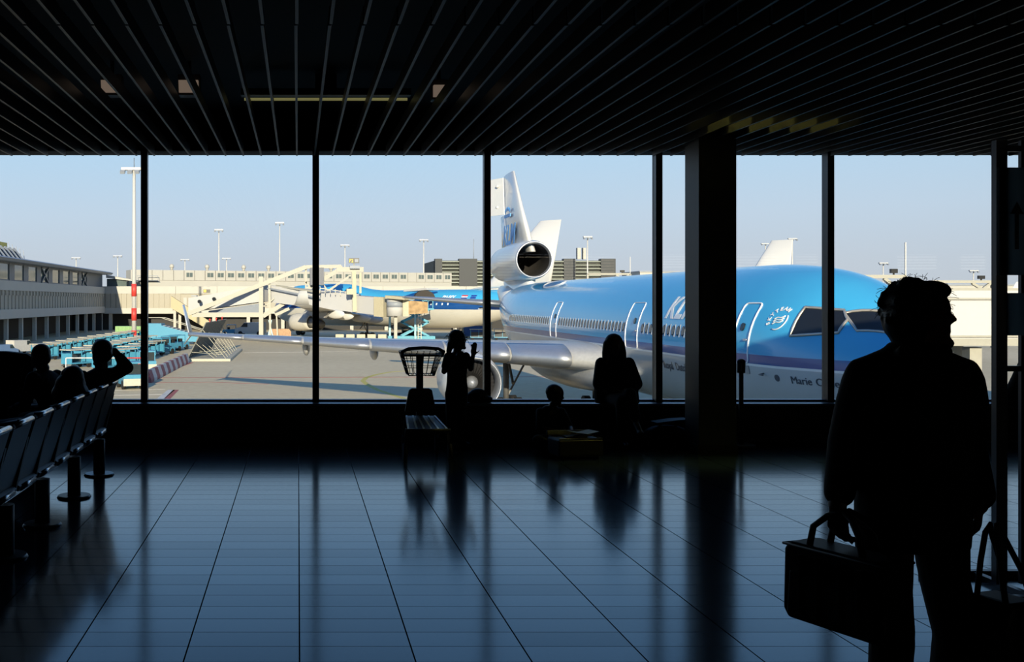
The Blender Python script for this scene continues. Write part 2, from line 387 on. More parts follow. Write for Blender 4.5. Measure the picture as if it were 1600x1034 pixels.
def livery(name, zs, cols, rough=.18, slope=None):
    """bands of paint by height above the ground of the airliner"""
    m = bpy.data.materials.new(name); m.use_nodes = True; t = m.node_tree; b = t.nodes['Principled BSDF']
    o = t.nodes.new('ShaderNodeTexCoord'); s = t.nodes.new('ShaderNodeSeparateXYZ'); t.links.new(o.outputs['Object'], s.inputs[0])
    mr = t.nodes.new('ShaderNodeMapRange'); mr.inputs[1].default_value = 0; mr.inputs[2].default_value = 10
    t.links.new(s.outputs['Z'], mr.inputs[0])
    r = t.nodes.new('ShaderNodeValToRGB'); r.color_ramp.interpolation = 'CONSTANT'
    e = r.color_ramp.elements; e[0].position = 0; e[0].color = (*cols[0], 1); e[1].position = zs[0]/10; e[1].color = (*cols[1], 1)
    for z, c in zip(zs[1:], cols[2:]): k = e.new(z/10); k.color = (*c, 1)
    t.links.new(mr.outputs[0], r.inputs[0])
    n = t.nodes.new('ShaderNodeTexNoise'); n.inputs['Scale'].default_value = .8; n.inputs['Detail'].default_value = 4; t.links.new(o.outputs['Object'], n.inputs['Vector'])
    mx = t.nodes.new('ShaderNodeMixRGB'); mx.blend_type = 'OVERLAY'; mx.inputs[0].default_value = .07
    t.links.new(r.outputs[0], mx.inputs[1]); t.links.new(n.outputs['Fac'], mx.inputs[2]); t.links.new(mx.outputs[0], b.inputs['Base Color'])
    b.inputs['Roughness'].default_value = rough; b.inputs['Coat Weight'].default_value = .35; b.inputs['Coat Roughness'].default_value = .05
    return m
BLUE = (.055, .40, .70); DBLUE = (.012, .075, .27); GREYW = (.48, .49, .49)
M_wing = mat('wing_grey_paint', (.42, .42, .42), .35, .1, coat=.2)
M_alu = mat('polished_aluminium', (.50, .52, .56), .46, .8, var=.04)
M_white = mat('white_aircraft_paint', (.62, .62, .61), .3, var=.03, coat=.3)
M_lettw = mat('white_lettering', (.85, .86, .86), .4, var=.02)
M_lettb = mat('dark_lettering', (.05, .06, .08), .5, var=.02)
M_lettblue = mat('blue_lettering', (.04, .26, .66), .4, var=.02)
M_pane = mat('dark_cabin_glass', (.012, .014, .017), .08, var=.02)
M_frame = mat('window_surround_metal', (.50, .46, .40), .35, .6)
M_hole = mat('engine_interior', (.012, .010, .009), .9)
M_blade = mat('fan_blade_metal', (.12, .12, .13), .35, .8)
M_tyre = mat('tyre_rubber', (.012, .012, .012), .8)
M_gear = mat('landing_gear_steel', (.16, .16, .16), .5, .5)

def fuselage_rings(P, n=48):
    R = []
    for s, zc, rx, rz in catmull(P, 5):
        R.append([Vector((rx*math.cos(2*PI*i/n), s, zc+rz*math.sin(2*PI*i/n))) for i in range(n)])
    return R
def on_skin(prof, s, th, off):
    zc, rx, rz = smooth_prof(prof, s)
    return Vector((-(rx+off)*math.cos(th), s, zc+(rz+off)*math.sin(th)))
def foil(le, te, z, th, x, n=9, tw=0):
    """closed airfoil ring in the plane of lateral coordinate x (chord along +y)"""
    c = te-le; up = []; dn = []
    for i in range(n):
        t = (1-math.cos(PI*i/(n-1)))/2
        y = 5*th/c*(.2969*math.sqrt(t)-.126*t-.3516*t*t+.2843*t**3-.1015*t**4)*c
        up.append(Vector((x, le+c*t, z+y*1.1+tw*t))); dn.append(Vector((x, le+c*t, z-y*.8+tw*t)))
    return up+dn[::-1][1:-1]
def loft_wing(secs):
    mb = MB(); mb.loft([foil(*s) for s in secs]); return mb
def wing_slats(secs, t0, t1, frac, parent, m, sx):
    """aluminium leading edge pieces between the spanwise cuts"""
    def sec(u):
        k = u*(len(secs)-1); i = min(int(k), len(secs)-2); f = k-i
        return [a+(b-a)*f for a, b in zip(secs[i], secs[i+1])]
    for a, b in zip(t0, t1):
        R = []
        for j in range(5):
            le, te, z, th, x = sec(a+(b-a)*j/4); c = te-le; up = []; dn = []
            for i in range(6):
                t = frac*(i/5)**2; y = 5*th*(.2969*math.sqrt(t)-.126*t-.3516*t*t+.2843*t**3-.1015*t**4)
                up.append(Vector((x*sx, le-.03+c*t, z+y*1.1+.02))); dn.append(Vector((x*sx, le-.03+c*t, z-y*.8-.02)))
            R.append(up[::-1]+dn[1:])
        MB().loft(R).build('leading_edge_slat', m, parent)
def nacelle(parent, c, R, L, mcowl, blades=26, core=True, lip=M_alu):
    """turbofan pointing to -y with its inlet at c"""
    c = Vector(c); ux = Vector((1, 0, 0)); uz = Vector((0, 0, 1)); n = 36
    def rg(y, r): return MB().ring(c+Vector((0, y, 0)), ux, uz, r, r, n)
    mb = MB(); mb.loft([rg(.22*R, R*.90), rg(.5*R, R*.985), rg(1.0*R, R), rg(.62*L, R*.97), rg(.85*L, R*.86), rg(L, R*.78), rg(L-.02, R*.72), rg(.7*L, R*.70)], False, False)
    cw = mb.build('engine_cowl', mcowl, parent)
    MB().loft([rg(.9*R, R*.80), rg(.35*R, R*.77), rg(.1*R, R*.80), rg(.02, R*.845), rg(.0, R*.86), rg(.05*R, R*.885), rg(.22*R, R*.902)], False, False).build('inlet_lip', lip, cw)
    MB().loft([rg(.9*R, R*.80), rg(.95*R, R*.80), rg(.96*R, .01)], False, True).build('inlet_duct', M_hole, cw)
    fan = MB()
    for k in range(blades):
        a = 2*PI*k/blades; d = Vector((math.cos(a), 0, math.sin(a))); t = Vector((-math.sin(a), 0, math.cos(a)))
        p = c+Vector((0, .72*R, 0)); w = R*.085
        fan.add([p+d*R*.22-t*w*.5+Vector((0, .1, 0)), p+d*R*.22+t*w*.5-Vector((0, .1, 0)), p+d*R*.76+t*w*1.1-Vector((0, .03, 0)), p+d*R*.76-t*w*.6+Vector((0, .1, 0))], [(0, 1, 2, 3)])
    tag(fan.build('fan_blades', M_blade, cw), kind='stuff')
    MB().loft([rg(.45*R, .02), rg(.5*R, R*.09), rg(.62*R, R*.19), rg(.78*R, R*.25)], True, True).build('spinner', M_alu, cw)
    if core:
        MB().loft([rg(.65*L, R*.62), rg(1.02*L, R*.52), rg(1.2*L, R*.40), rg(1.2*L, R*.3), rg(1.34*L, .03)], True, True).build('engine_core', M_gear, cw)
    return cw
def wheel_bogie(parent, x, y, z_top, r=.62, n_axles=2, gap=1.5, name='landing_gear'):
    g = MB().cyl((x, y, r), (x, y, z_top), .16, .2).cyl((x, y-.1, z_top), (x, y-1.9, z_top*.55), .08).build(name, M_gear, parent)
    MB().cyl((x, y-gap/2, r), (x, y+gap/2, r), .12).build('bogie_beam', M_gear, g)
    MB().beam((x+.15, y, z_top*.9), (x-.15+1.5, y+.1, z_top*.98), .1).beam((x, y, r+.5), (x+1.4, y+.1, z_top*.95), .1).build('side_brace', M_gear, g)
    w = MB().cyl((-.18, 0, 0), (.18, 0, 0), r, n=24).cyl((-.2, 0, 0), (.2, 0, 0), r*.45, n=14).mesh('wheel', M_tyre)
    for a in range(n_axles):
        yy = y+(a-(n_axles-1)/2)*gap
        for sx in (-1, 1): inst('wheel', w, g, (x+sx*.55, yy, r))
    return g

# ---- the big blue trijet nosed in towards the windows
JET = empty('airliner', (17.97, 28.4, GROUND), .006)
tag(JET, 'large blue three-engined airliner parked nose-in right outside the windows', 'airplane')
PROF = [(0, 4.55, .06, .06), (.35, 4.56, .72, .66), (1.0, 4.62, 1.08, 1.14), (2.0, 4.74, 1.62, 1.66), (3.2, 4.90, 2.15, 2.18), (4.5, 5.06, 2.60, 2.56), (6, 5.16, 2.83, 2.82),
        (8, 5.22, 2.97, 2.96), (10, 5.24, 3.01, 3.01), (20, 5.24, 3.01, 3.01), (34, 5.24, 3.01, 3.01), (41, 5.25, 3.01, 3.0), (44, 5.36, 2.92, 2.88), (47, 5.6, 2.64, 2.6), (50, 5.95, 2.18, 2.15),
        (54, 6.35, 1.42, 1.45), (57, 6.65, .72, .8), (58.6, 6.75, .15, .3)]
PROFS = catmull(PROF, 5)
M_jet = livery('trijet_livery', (4.72, 4.80, 5.10), (GREYW, (.78, .79, .78), DBLUE, BLUE))
fus = MB().loft(fuselage_rings(PROF)).build('fuselage', M_jet, JET)
def skin_patch(name, pts, m, off=.012, thick=.03, prof=PROFS, parent=JET):
    """closed outline of (station, height-angle) points laid on the hull, with thickness"""
    a = [on_skin(prof, s, t, off+thick) for s, t in pts]; b = [on_skin(prof, s, t, -.03) for s, t in pts]; n = len(a)
    return MB().add(a+b, [tuple(range(n)), tuple(range(n, 2*n))[::-1]]+[(i, n+i, n+(i+1) % n, (i+1) % n) for i in range(n)]).build(name, m, parent)
def skin_loop(name, pts, w, m, prof=PROFS, parent=JET, off=.006):
    P = [on_skin(prof, s, t, off) for s, t in pts]
    return MB().tube(P, w, 6, closed=True).build(name, m, parent)
def th_of_z(s, z, prof=PROFS):
    zc, rx, rz = smooth_prof(prof, s); return math.asin(max(-1, min(1, (z-zc)/rz)))
def rrect(s0, s1, z0, z1, r=.14, prof=PROFS, step=5):
    """rounded rectangle on the hull between two stations and two heights"""
    q = []
    for cs, cz, a0 in ((s1-r, z1-r, 0), (s0+r, z1-r, 90), (s0+r, z0+r, 180), (s1-r, z0+r, 270)):
        for k in range(4):
            a = math.radians(a0+30*k); q.append((cs+r*math.cos(a), cz+r*math.sin(a)))
    out = []
    for i, (s, z) in enumerate(q):
        s2, z2 = q[(i+1) % len(q)]; d = math.hypot(s2-s, z2-z); k = max(1, int(d/.2))
        for j in range(k): out.append((s+(s2-s)*j/k, z+(z2-z)*j/k))
    return [(s, th_of_z(s, z, prof)) for s, z in out]
for s0, w, m in ((6.0, .98, M_lettw), (16.5, 1.6, M_lettw), (30.3, 1.3, M_lettw)):
    dr = skin_loop('door_outline', rrect(s0, s0+w, 4.80, 6.82), .032 if s0 < 10 else .022, m)
    tw_ = skin_patch('door_window', rrect(s0+.42, s0+.62, 5.88, 6.14, .08), M_pane, parent=JET)
    skin_patch('door_handle', rrect(s0+.1, s0+.3, 5.55, 5.62, .03), M_alu)
skin_patch('door_sill_plate', rrect(6.0, 7.2, 4.45, 4.72, .02), mat('sill_plate_grey', (.30, .30, .29), .5), off=.004)
M_rim = mat('cabin_window_rim', (.26, .30, .34), .5)
s = 8.2
while s < 43:
    if not any(abs(s-d) < 1.0 for d in (6.5, 17.3, 30.9, 44.9)):
        skin_patch('cabin_window', [(s+.14*math.cos(a), th_of_z(s, 5.72+.2*math.sin(a))) for a in [2*PI*i/8 for i in range(8)]], M_pane, thick=.006)
        skin_patch('window_surround', [(s-.20, th_of_z(s, 5.48)), (s-.17, th_of_z(s, 5.48)), (s-.17, th_of_z(s, 5.97)), (s-.20, th_of_z(s, 5.97))], M_rim, thick=.01)
    s += .51 if s > 9 else .8
# cockpit glazing: rear side pane, front side pane, two windscreens (mirrored on the port side)
def cockpit(sx):
    panes = [[(4.05, 5.79), (2.63, 5.93), (2.68, 6.32), (3.02, 6.61), (4.12, 6.70)]]
    for q in panes:
        def P(s, z, off):
            v = on_skin(PROFS, s, th_of_z(s, z), off); v.x *= -sx; return v
        dense = []
        for i, (s, z) in enumerate(q):
            s2, z2 = q[(i+1) % len(q)]
            for j in range(4): dense.append((s+(s2-s)*j/4, z+(z2-z)*j/4))
        cs = sum(p[0] for p in q)/len(q); cz = sum(p[1] for p in q)/len(q)
        rings = [[P(cs+(s-cs)*k, cz+(z-cz)*k, .012) for s, z in dense] for k in (1, .66, .33, .02)]
        f_ = MB().loft(rings, False, True).build('cockpit_window', M_pane, JET)
        MB().tube([P(s, z, .012) for s, z in dense], .05, 6, closed=True).build('window_frame', M_frame, f_)
for sx in (-1, 1): cockpit(sx)
def windscreen(x0, x1):
    rows = []
    for k in range(6):
        row = []
        for j in range(7):
            u = x0+(x1-x0)*j/6                      # lateral coordinate
            s_lo = max(1.30, .80+1.15*abs(u)); s_hi = 2.10+.68*abs(u); s = s_lo+(s_hi-s_lo)*k/5
            zc, rx, rz = smooth_prof(PROFS, s); q = min(.99, abs(u)/rx)
            z = zc+rz*math.sqrt(1-q*q)
            row.append(Vector((u, s, z+.012)))
        rows.append(row)
    return rows
for x0, x1 in ((-1.24, -.05), (.05, 1.24)):
    rows = windscreen(x0, x1); mb = MB()
    for k in range(5):
        for j in range(6): mb.add([rows[k][j], rows[k][j+1], rows[k+1][j+1], rows[k+1][j]], [(0, 1, 2, 3)], True)
    f_ = mb.build('windscreen', M_pane, JET)
    rim = rows[0]+[r[-1] for r in rows[1:]]+rows[-1][::-1][1:]+[r[0] for r in rows[1:-1]][::-1]
    MB().tube(rim, .045, 6, closed=True).build('window_frame', M_frame, f_)
# lettering laid on the starboard side of the hull
def hull_text(name, body, s_left, z_base, size, m, prof=PROFS, parent=JET, shear=0, bold=0, spacing=1.0, sign=-1, thick=.012):
    """sign -1: starboard side, reads towards the nose; +1: port side, reads towards the tail"""
    me = text_mesh(body, size, bold, shear, spacing=spacing)
    bm = bmesh.new(); bm.from_mesh(me); bmesh.ops.subdivide_edges(bm, edges=[e for e in bm.edges if e.calc_length() > .3], cuts=2, use_grid_fill=False)
    for v in bm.verts:
        s = s_left+sign*v.co.x; zc, rx, rz = smooth_prof(prof, s)
        th = th_of_z(s, z_base, prof)+v.co.y/rz
        p = on_skin(prof, s, th, thick+(.01 if v.co.z > 0 else 0)); p.x *= 1 if sign < 0 else -1
        v.co = p
    bm.to_mesh(me); bm.free(); me.materials.clear(); me.materials.append(m)
    o = bpy.data.objects.new(name, me); COL.objects.link(o); o.parent = parent; return o
hull_text('airline_lettering', 'KLM', 13.6, 6.22, 1.35, M_lettw, shear=.28, bold=.04, spacing=1.15)
hull_text('name_lettering', 'Marie', 3.97, 4.30, .34, M_lettb); hull_text('name_lettering', 'Curie', 3.06, 4.30, .34, M_lettb)
for w_, s_ in (('Royal', 13.7), ('Dutch', 12.35), ('Airlines', 10.9)): hull_text('slogan_lettering', w_, s_, 4.15, .48, M_lettb)
# round alliance emblem: ring of letters, arc and three waves
ES, EZ, ER = 4.78, 6.28, .34
eth = th_of_z(ES, EZ)
def epos(u, v, off=.014):
    s = ES-u; zc, rx, rz = smooth_prof(PROFS, s); return on_skin(PROFS, s, th_of_z(s, EZ)+v/rz, off)
EMB = MB().tube([epos(ER*math.cos(math.radians(a)), ER*math.sin(math.radians(a))) for a in range(-110, 31, 10)], .022, 5).build('emblem_arc', M_lettw, JET)
for j in (-1, 0, 1):
    MB().tube([epos(-.2+.4*t, .085*j+.14*(t-.5)+.03*math.sin(t*2*PI)) for t in [i/12 for i in range(13)]], .022, 5).build('emblem_wave', M_lettw, EMB)
for i, ch in enumerate('SKYTEAM'):
    a = math.radians(200-23*i); me = text_mesh(ch, .2, .006, align='CENTER'); r_ = ER+.02
    for v in me.vertices:
        lx, ly = v.co.x, v.co.y; rot = a-PI/2
        u_ = r_*math.cos(a)+lx*math.cos(rot)-ly*math.sin(rot); w_ = r_*math.sin(a)+lx*math.sin(rot)+ly*math.cos(rot)
        v.co = epos(u_, w_, .014+(.008 if v.co.z > 0 else 0))
    me.materials.clear(); me.materials.append(M_lettw); o = bpy.data.objects.new('emblem_letter', me); COL.objects.link(o); o.parent = EMB
skin_patch('static_port', [(4.55+.11*math.cos(a), th_of_z(4.55, 4.42+.11*math.sin(a))) for a in [2*PI*i/10 for i in range(10)]], M_lettb, thick=.004)
MB().tube([on_skin(PROFS, 5.2, th_of_z(5.2, 4.52), .0), on_skin(PROFS, 5.2, th_of_z(5.2, 4.52), .16), on_skin(PROFS, 4.95, th_of_z(4.95, 4.52), .18)], .025, 6).build('pitot_probe', M_gear, JET)
# round crown marking behind the wing: white ring, blue centre
cr_c = [on_skin(PROFS, 37.5+1.9*k*math.cos(a), PI*.5-.42+.16*k*math.sin(a), .02) for k in (1, .66, .33, .02) for a in [2*PI*i/28 for i in range(28)]]
MB().loft([cr_c[i*28:(i+1)*28] for i in range(4)], False, True).build('crown_hatch', mat('hatch_blue', (.03, .17, .36), .35), JET)
skin_loop('crown_ring', [(37.5+2.05*math.cos(a), PI*.5-.42+.175*math.sin(a)) for a in [2*PI*i/28 for i in range(28)]], .07, M_white)
# wings
SEC = [(18.6, 34.0, 3.75, 1.75, 1.0), (20.6, 34.2, 3.95, 1.6, 3.4), (25.9, 35.0, 4.12, 1.1, 8.6), (33.4, 38.8, 4.35, .55, 16.5), (41.4, 44.2, 4.60, .26, 25.2)]
for sx in (-1, 1):
    wng = loft_wing([(le, te, z, th, x*sx) for le, te, z, th, x in SEC]).build('wing', M_wing, JET)
    cuts = [.30, .42, .54, .66, .78, .89]
    wing_slats(SEC, cuts, [c-.004 for c in cuts[1:]]+[1.0], .14, wng, M_alu, sx)
    pr = foil(41.6, 44.4, 0, .2, 0); pt = foil(43.6, 44.9, 0, .1, 0)
    a0 = [Vector(((25.15+p.z)*sx, p.y, 4.62)) for p in pr]; a1 = [Vector(((25.8+p.z)*sx, p.y, 6.62)) for p in pt]
    MB().loft([a0, a1]).build('winglet', mat('winglet_paint', (.62, .66, .72), .3, .3), wng)
    pr = foil(42.2, 44.2, 0, .12, 0); pt = foil(43.5, 44.3, 0, .06, 0)
    MB().loft([[Vector(((25.1+p.z)*sx, p.y, 4.55)) for p in pr], [Vector(((25.7+p.z)*sx, p.y, 3.85)) for p in pt]]).build('lower_winglet', M_wing, wng)
    for xa, ya, za, L in ((12.8, 38.2, 3.75, 3.6), (17.2, 38.0, 4.05, 3.4), (6.2, 34.4, 3.5, 4.6)):
        MB().ell((xa*sx, ya, za-.15), (.26, L/2, .55), 12, 8).build('flap_fairing', M_wing, wng)
    # fairing at the root and the pylon with its engine
    MB().ell((2.7*sx, 28.0, 3.25), (1.3, 9.3, 1.05), 20, 12).build('root_fairing', M_wing, JET)
    cw = nacelle(JET, (8.9*sx, 23.2, 2.72), 1.52, 5.4, M_white, 34)
    MB().prism([(24.4, 4.1), (26.6, 4.65), (33, 4.2), (32.5, 3.6), (27.5, 3.4)], 0, 8.9*sx-.22, 8.9*sx+.22).build('pylon', M_wing, cw)
    wheel_bogie(JET, 5.4*sx, 32.5, 3.9)
wheel_bogie(JET, 0, 32.8, 3.2, n_axles=1)
wheel_bogie(JET, 0, 7.0, 3.0, r=.5, n_axles=1, name='nose_gear')
# tail: fin with rudder, tail engine in the fin root, stabilisers
M_tail = mat('tail_white_paint', (.66, .66, .65), .25, var=.03, coat=.4)
def finring(le, te, z, th): return [Vector((p.z, p.y, z)) for p in foil(le, te, 0, th, 0)]
fin = MB().loft([finring(48.5, 57.6, 10.6, .9), finring(52.2, 58.6, 14.2, .62), finring(55.2, 59.2, 17.5, .34)]).build('tail_fin', M_tail, JET)
MB().loft([finring(57.5, 60.0, 11.4, .34), finring(58.35, 60.5, 14.1, .26)]).build('rudder', M_tail, fin)
MB().hexa([Vector(v) for v in ((-.12, 58.6, 14.2), (.10, 58.5, 14.2), (-1.0, 60.4, 14.2), (-1.05, 60.35, 14.2), (-.1, 59.2, 17.4), (.06, 59.1, 17.4), (-.86, 60.7, 17.4), (-.9, 60.65, 17.4))]).build('upper_rudder', M_tail, fin)
for z in (14.9, 16.7): MB().ell((-.5, 59.6, z), (.14, .3, .14), 8, 6).build('rudder_hinge', M_tail, fin)
n = 36
def tring(y, z, r, rx=None): return [Vector(((rx or r)*math.cos(2*PI*i/n), y, z+r*math.sin(2*PI*i/n))) for i in range(n)]
TZ = 9.98
tcw = MB().loft([tring(48.3, TZ, 1.40), tring(48.9, TZ, 1.50), tring(50, TZ, 1.55), tring(54, TZ, 1.55), tring(58, TZ-.05, 1.45), tring(60.6, TZ-.1, 1.05), tring(60.55, TZ-.1, .95), tring(58, TZ-.1, .9)], False, False).build('tail_engine', M_tail, JET)
MB().loft([tring(48.55, TZ, 1.22), tring(48.2, TZ, 1.27), tring(48.1, TZ, 1.34), tring(48.3, TZ, 1.405)], False, False).build('inlet_lip', M_alu, tcw)
MB().loft([tring(48.55, TZ, 1.22), tring(50.6, TZ, 1.15), tring(54.5, TZ, 1.1), tring(54.6, TZ, .02)], False, True).build('inlet_duct', M_hole, tcw)
MB().loft([tring(53.2, TZ, .02), tring(53.7, TZ, .25), tring(54.2, TZ, .32)], True, True).build('spinner', M_hole, tcw)
MB().loft([[Vector((p.z, p.y, 6.9)) for p in foil(49.4, 58.6, 0, 1.3, 0)], [Vector((p.z, p.y, 8.5)) for p in foil(49.0, 59.4, 0, 1.3, 0)]], True, True).build('engine_pylon', M_tail, tcw)
MB().loft([tring(52.0, 6.5, 1.35, 1.15), tring(56, 7.0, 1.2, 1.0), tring(59.5, 7.6, .6, .5), tring(61.0, 7.9, .15, .1)]).build('tail_cone', M_tail, JET)
for sx in (-1, 1):
    st = MB().loft([foil(52.0, 58.2, 6.55, .65, .6*sx), foil(57.2, 59.4, 7.2, .22, 8.7*sx)]).build('tailplane', M_wing, JET)
    HS = [(52.0, 58.2, 6.55, .65, .6), (57.2, 59.4, 7.2, .22, 8.7)]
    wing_slats(HS, [.12], [1.0], .10, st, M_alu, sx)
# blue lettering and crown on the fin (both sides)
def fin_text(body, y_left, z, size, sx, shear=0, bold=0):
    me = text_mesh(body, size, bold, shear)
    for v in me.vertices:
        yy = y_left-v.co.x if sx < 0 else y_left+v.co.x; zz = z+v.co.y
        t = .5+(.62-.5)*0; th = .9+(.34-.9)*(zz-10.6)/6.9
        v.co = Vector((sx*(th*.56+.02+(.02 if v.co.z > 0 else 0)), yy, zz))
    me.materials.clear(); me.materials.append(M_lettblue); o = bpy.data.objects.new('fin_lettering', me); COL.objects.link(o); o.parent = fin
for sx in (-1, 1):
    fin_text('KLM', 57.2 if sx < 0 else 52.4, 11.5, 2.3, sx, .1, .05)
    cr = MB()
    for k in range(4): cr.ell((sx*.40, 55.0+.55*k, 14.3+.12*(1 if k in (1, 2) else 0)), (.04, .2, .2), 8, 6)
    cr.b2((sx*.40-.04, 54.7, 13.75), (sx*.40+.04, 56.95, 14.0)); cr.build('fin_crown', M_lettblue, fin)
# ---- the jumbo parked further out, seen from its port side
JUMBO = empty('jumbo_jet', (-4.6, 211.6, GROUND), math.radians(220))
tag(JUMBO, 'blue and white jumbo jet parked behind the covered boarding bridge, tail hidden by the trijet', 'airplane')
PROF7 = [(0, 5.0, .1, .1), (1, 5.1, 1.2, 1.3), (3, 5.5, 2.2, 2.6), (6, 6.0, 2.9, 3.6), (10, 6.1, 3.2, 3.95), (22, 6.1, 3.25, 3.95), (28, 5.65, 3.25, 3.45), (32, 5.5, 3.25, 3.3), (48, 5.5, 3.25, 3.3),
         (54, 5.8, 2.9, 2.95), (60, 6.4, 2.1, 2.2), (66, 7.0, 1.1, 1.2), (68.5, 7.3, .4, .5)]
PS7 = catmull(PROF7, 5)
M_jumbo = livery('jumbo_livery', (5.4, 6.85), ((.58, .56, .50), DBLUE, BLUE), .25)
MB().loft(fuselage_rings(PROF7, 40)).build('fuselage', M_jumbo, JUMBO)
hull_text('registration_lettering', 'PH-BFV', 48.2, 7.3, .85, M_lettw, PS7, JUMBO, .2, .015, 1.0, +1)
def port_patch(name, s0, s1, z0, z1, m):
    P = []
    for off in (.02, -.05):
        for s, z in ((s0, z0), (s1, z0), (s1, z1), (s0, z1)):
            v = on_skin(PS7, s, th_of_z(s, z, PS7), off); v.x *= -1; P.append(v)
    return MB().hexa(P[4:]+P[:4]).build(name, m, JUMBO)
fl = port_patch('flag', 52.3, 53.5, 7.62, 7.82, mat('flag_red', (.55, .04, .05), .5))
port_patch('flag_stripe', 52.3, 53.5, 7.42, 7.62, M_lettw); port_patch('flag_stripe', 52.3, 53.5, 7.22, 7.42, mat('flag_blue', (.02, .05, .3), .5))
port_patch('flag', 54.2, 55.3, 7.22, 7.82, MATS['flag_blue'])
port_patch('door_outline', 56.0, 57.6, 5.5, 7.0, M_lettw); d7 = port_patch('door', 56.2, 57.4, 5.6, 6.85, M_pane); d7.scale = (1.004, 1, 1)
for k in range(14): port_patch('cabin_window', 33.5+k*1.25, 33.78+k*1.25, 6.15, 6.5, M_lettw if k > 9 else M_pane)
SEC7 = [(20, 34.5, 4.0, 2.0, 1.5), (25.5, 36.0, 4.3, 1.4, 9), (34, 41, 5.2, .8, 20), (43, 46.8, 6.3, .35, 31)]
for sx in (-1, 1):
    w7 = loft_wing([(a, b, z, t, x*sx) for a, b, z, t, x in SEC7]).build('wing', M_wing, JUMBO)
    pr = foil(43.3, 46.8, 0, .3, 0); pt = foil(45.6, 47.4, 0, .15, 0)
    MB().loft([[Vector(((31+p.z)*sx, p.y, 6.3)) for p in pr], [Vector(((32+p.z)*sx, p.y, 8.4)) for p in pt]]).build('winglet', M_white, w7)
    for xa, ya, za, L in ((7, 35.8, 3.6, 5.5), (10.5, 36.6, 3.9, 5.2), (17, 39.5, 4.4, 4.6), (20.5, 41.2, 4.7, 4.4)):
        MB().ell((xa*sx, ya, za), (.45, L/2, .75), 12, 8).build('flap_fairing', M_white, w7)
    for xe, ye, ze in ((11.7, 22.5, 2.7), (21, 31.2, 3.3)):
        c7 = nacelle(JUMBO, (xe*sx, ye, ze), 1.5, 4.6, mat('cream_cowl', (.5, .48, .43), .4), 20)
        MB().prism([(ye+1.5, ze+1.3), (ye+4, ze+2.0), (ye+9, ze+1.6), (ye+8, ze+.8)], 0, xe*sx-.25, xe*sx+.25).build('pylon', M_wing, c7)
    MB().loft([foil(59.5, 67.5, 7.3, .8, .5*sx), foil(67.0, 70.2, 8.6, .3, 11*sx)]).build('tailplane', M_white, JUMBO)
    wheel_bogie(JUMBO, 5.5*sx, 33, 3.4); wheel_bogie(JUMBO, 1.9*sx, 36.5, 3.0)
wheel_bogie(JUMBO, 0, 8, 3.0, n_axles=1, name='nose_gear')
f7 = MB().loft([finring(51.5, 52.5, 8.7, .1), finring(55.5, 68.3, 9.4, 1.0), finring(66.3, 70.3, 19.4, .4)]).build('tail_fin', M_tail, JUMBO)
# ---- tail fins of airliners parked behind the trijet
def far_jet(px, py_top, D, rz, label):
    p = at(px, py_top, D); top = p.z-GROUND; r = empty('parked_airliner', (p.x, p.y, GROUND), rz); tag(r, label, 'airplane')
    k = top/17.0
    P = [(-54*k, 4.5*k, .1*k, .1*k), (-52*k, 4.6*k, 1.3*k, 1.3*k), (-47*k, 4.8*k, 2.3*k, 2.4*k), (-20*k, 4.9*k, 2.4*k, 2.4*k), (-8*k, 5.4*k, 1.6*k, 1.7*k), (2*k, 6.2*k, .3*k, .4*k)]
    MB().loft(fuselage_rings(P, 20)).build('fuselage', livery('far_livery', (5.2*k,), ((.7, .7, .68), BLUE)), r)
    MB().loft([finring(-11*k, -1*k, 6.5*k, .8*k), finring(-3.8*k, 0, 17*k, .3*k)]).build('tail_fin', M_tail, r)
    for sx in (-1, 1):
        MB().loft([foil(-32*k, -24*k, 3.9*k, 1.0*k, 1.5*k*sx), foil(-20*k, -17.5*k, 5.6*k, .3*k, 21*k*sx)]).build('wing', M_wing, r)
        MB().loft([foil(-6*k, -1*k, 6.2*k, .5*k, .3*k*sx), foil(-1*k, .8*k, 7.0*k, .2*k, 8*k*sx)]).build('tailplane', M_wing, r)
        nacelle(r, (7.5*k*sx, -33*k, 2.1*k), 1.3*k, 4*k, M_white, 12, core=False)
        MB().cyl((2.6*k*sx, -24*k, 0), (2.6*k*sx, -24*k, 3.2*k), .35*k).build('landing_gear', M_gear, r)
    MB().cyl((0, -48*k, 0), (0, -48*k, 3*k), .3*k).build('nose_gear', M_gear, r)
far_jet(1239, 374, 175, math.radians(215), 'white tail fin of an airliner parked behind the nose of the trijet')
far_jet(1600, 440, 330, math.radians(-80), 'distant white airliner at the far right beyond the boarding bridge')

# ------------------------------------------------------------------ terminal buildings across the apron
M_band = mat('cream_cladding', (.42, .41, .375), .6, var=.03, scale=.5)
M_panel = mat('beige_ribbed_panel', (.36, .335, .275), .7, var=.05)
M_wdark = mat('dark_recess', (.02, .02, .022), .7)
M_wgl = mat('building_glass', (.10, .13, .13), .08, var=.2, scale=.3)
M_fr = mat('slate_window_frame', (.10, .12, .15), .5)
M_roof = mat('grey_roof_edge', (.25, .28, .33), .5)
M_conc = mat('concrete_post', (.45, .43, .38), .7)
PX = -45.0
pier = empty('terminal_pier', (PX, 170, GROUND)); tag(pier, 'long shaded terminal pier with ribbed panels along the left side of the apron', 'building')
Y0, Y1 = 95-170, 237-170
MB().b2((-16, Y0, 4.1), (-.25, Y1-.05, 13.0)).build('core', M_fr, pier)
MB().b2((-16, Y0, 4.1), (.35, Y1-.05, 5.55)).build('lower_band', M_band, pier)
MB().b2((-16, Y0, 8.5), (.35, Y1, 10.0)).build('upper_band', M_band, pier)
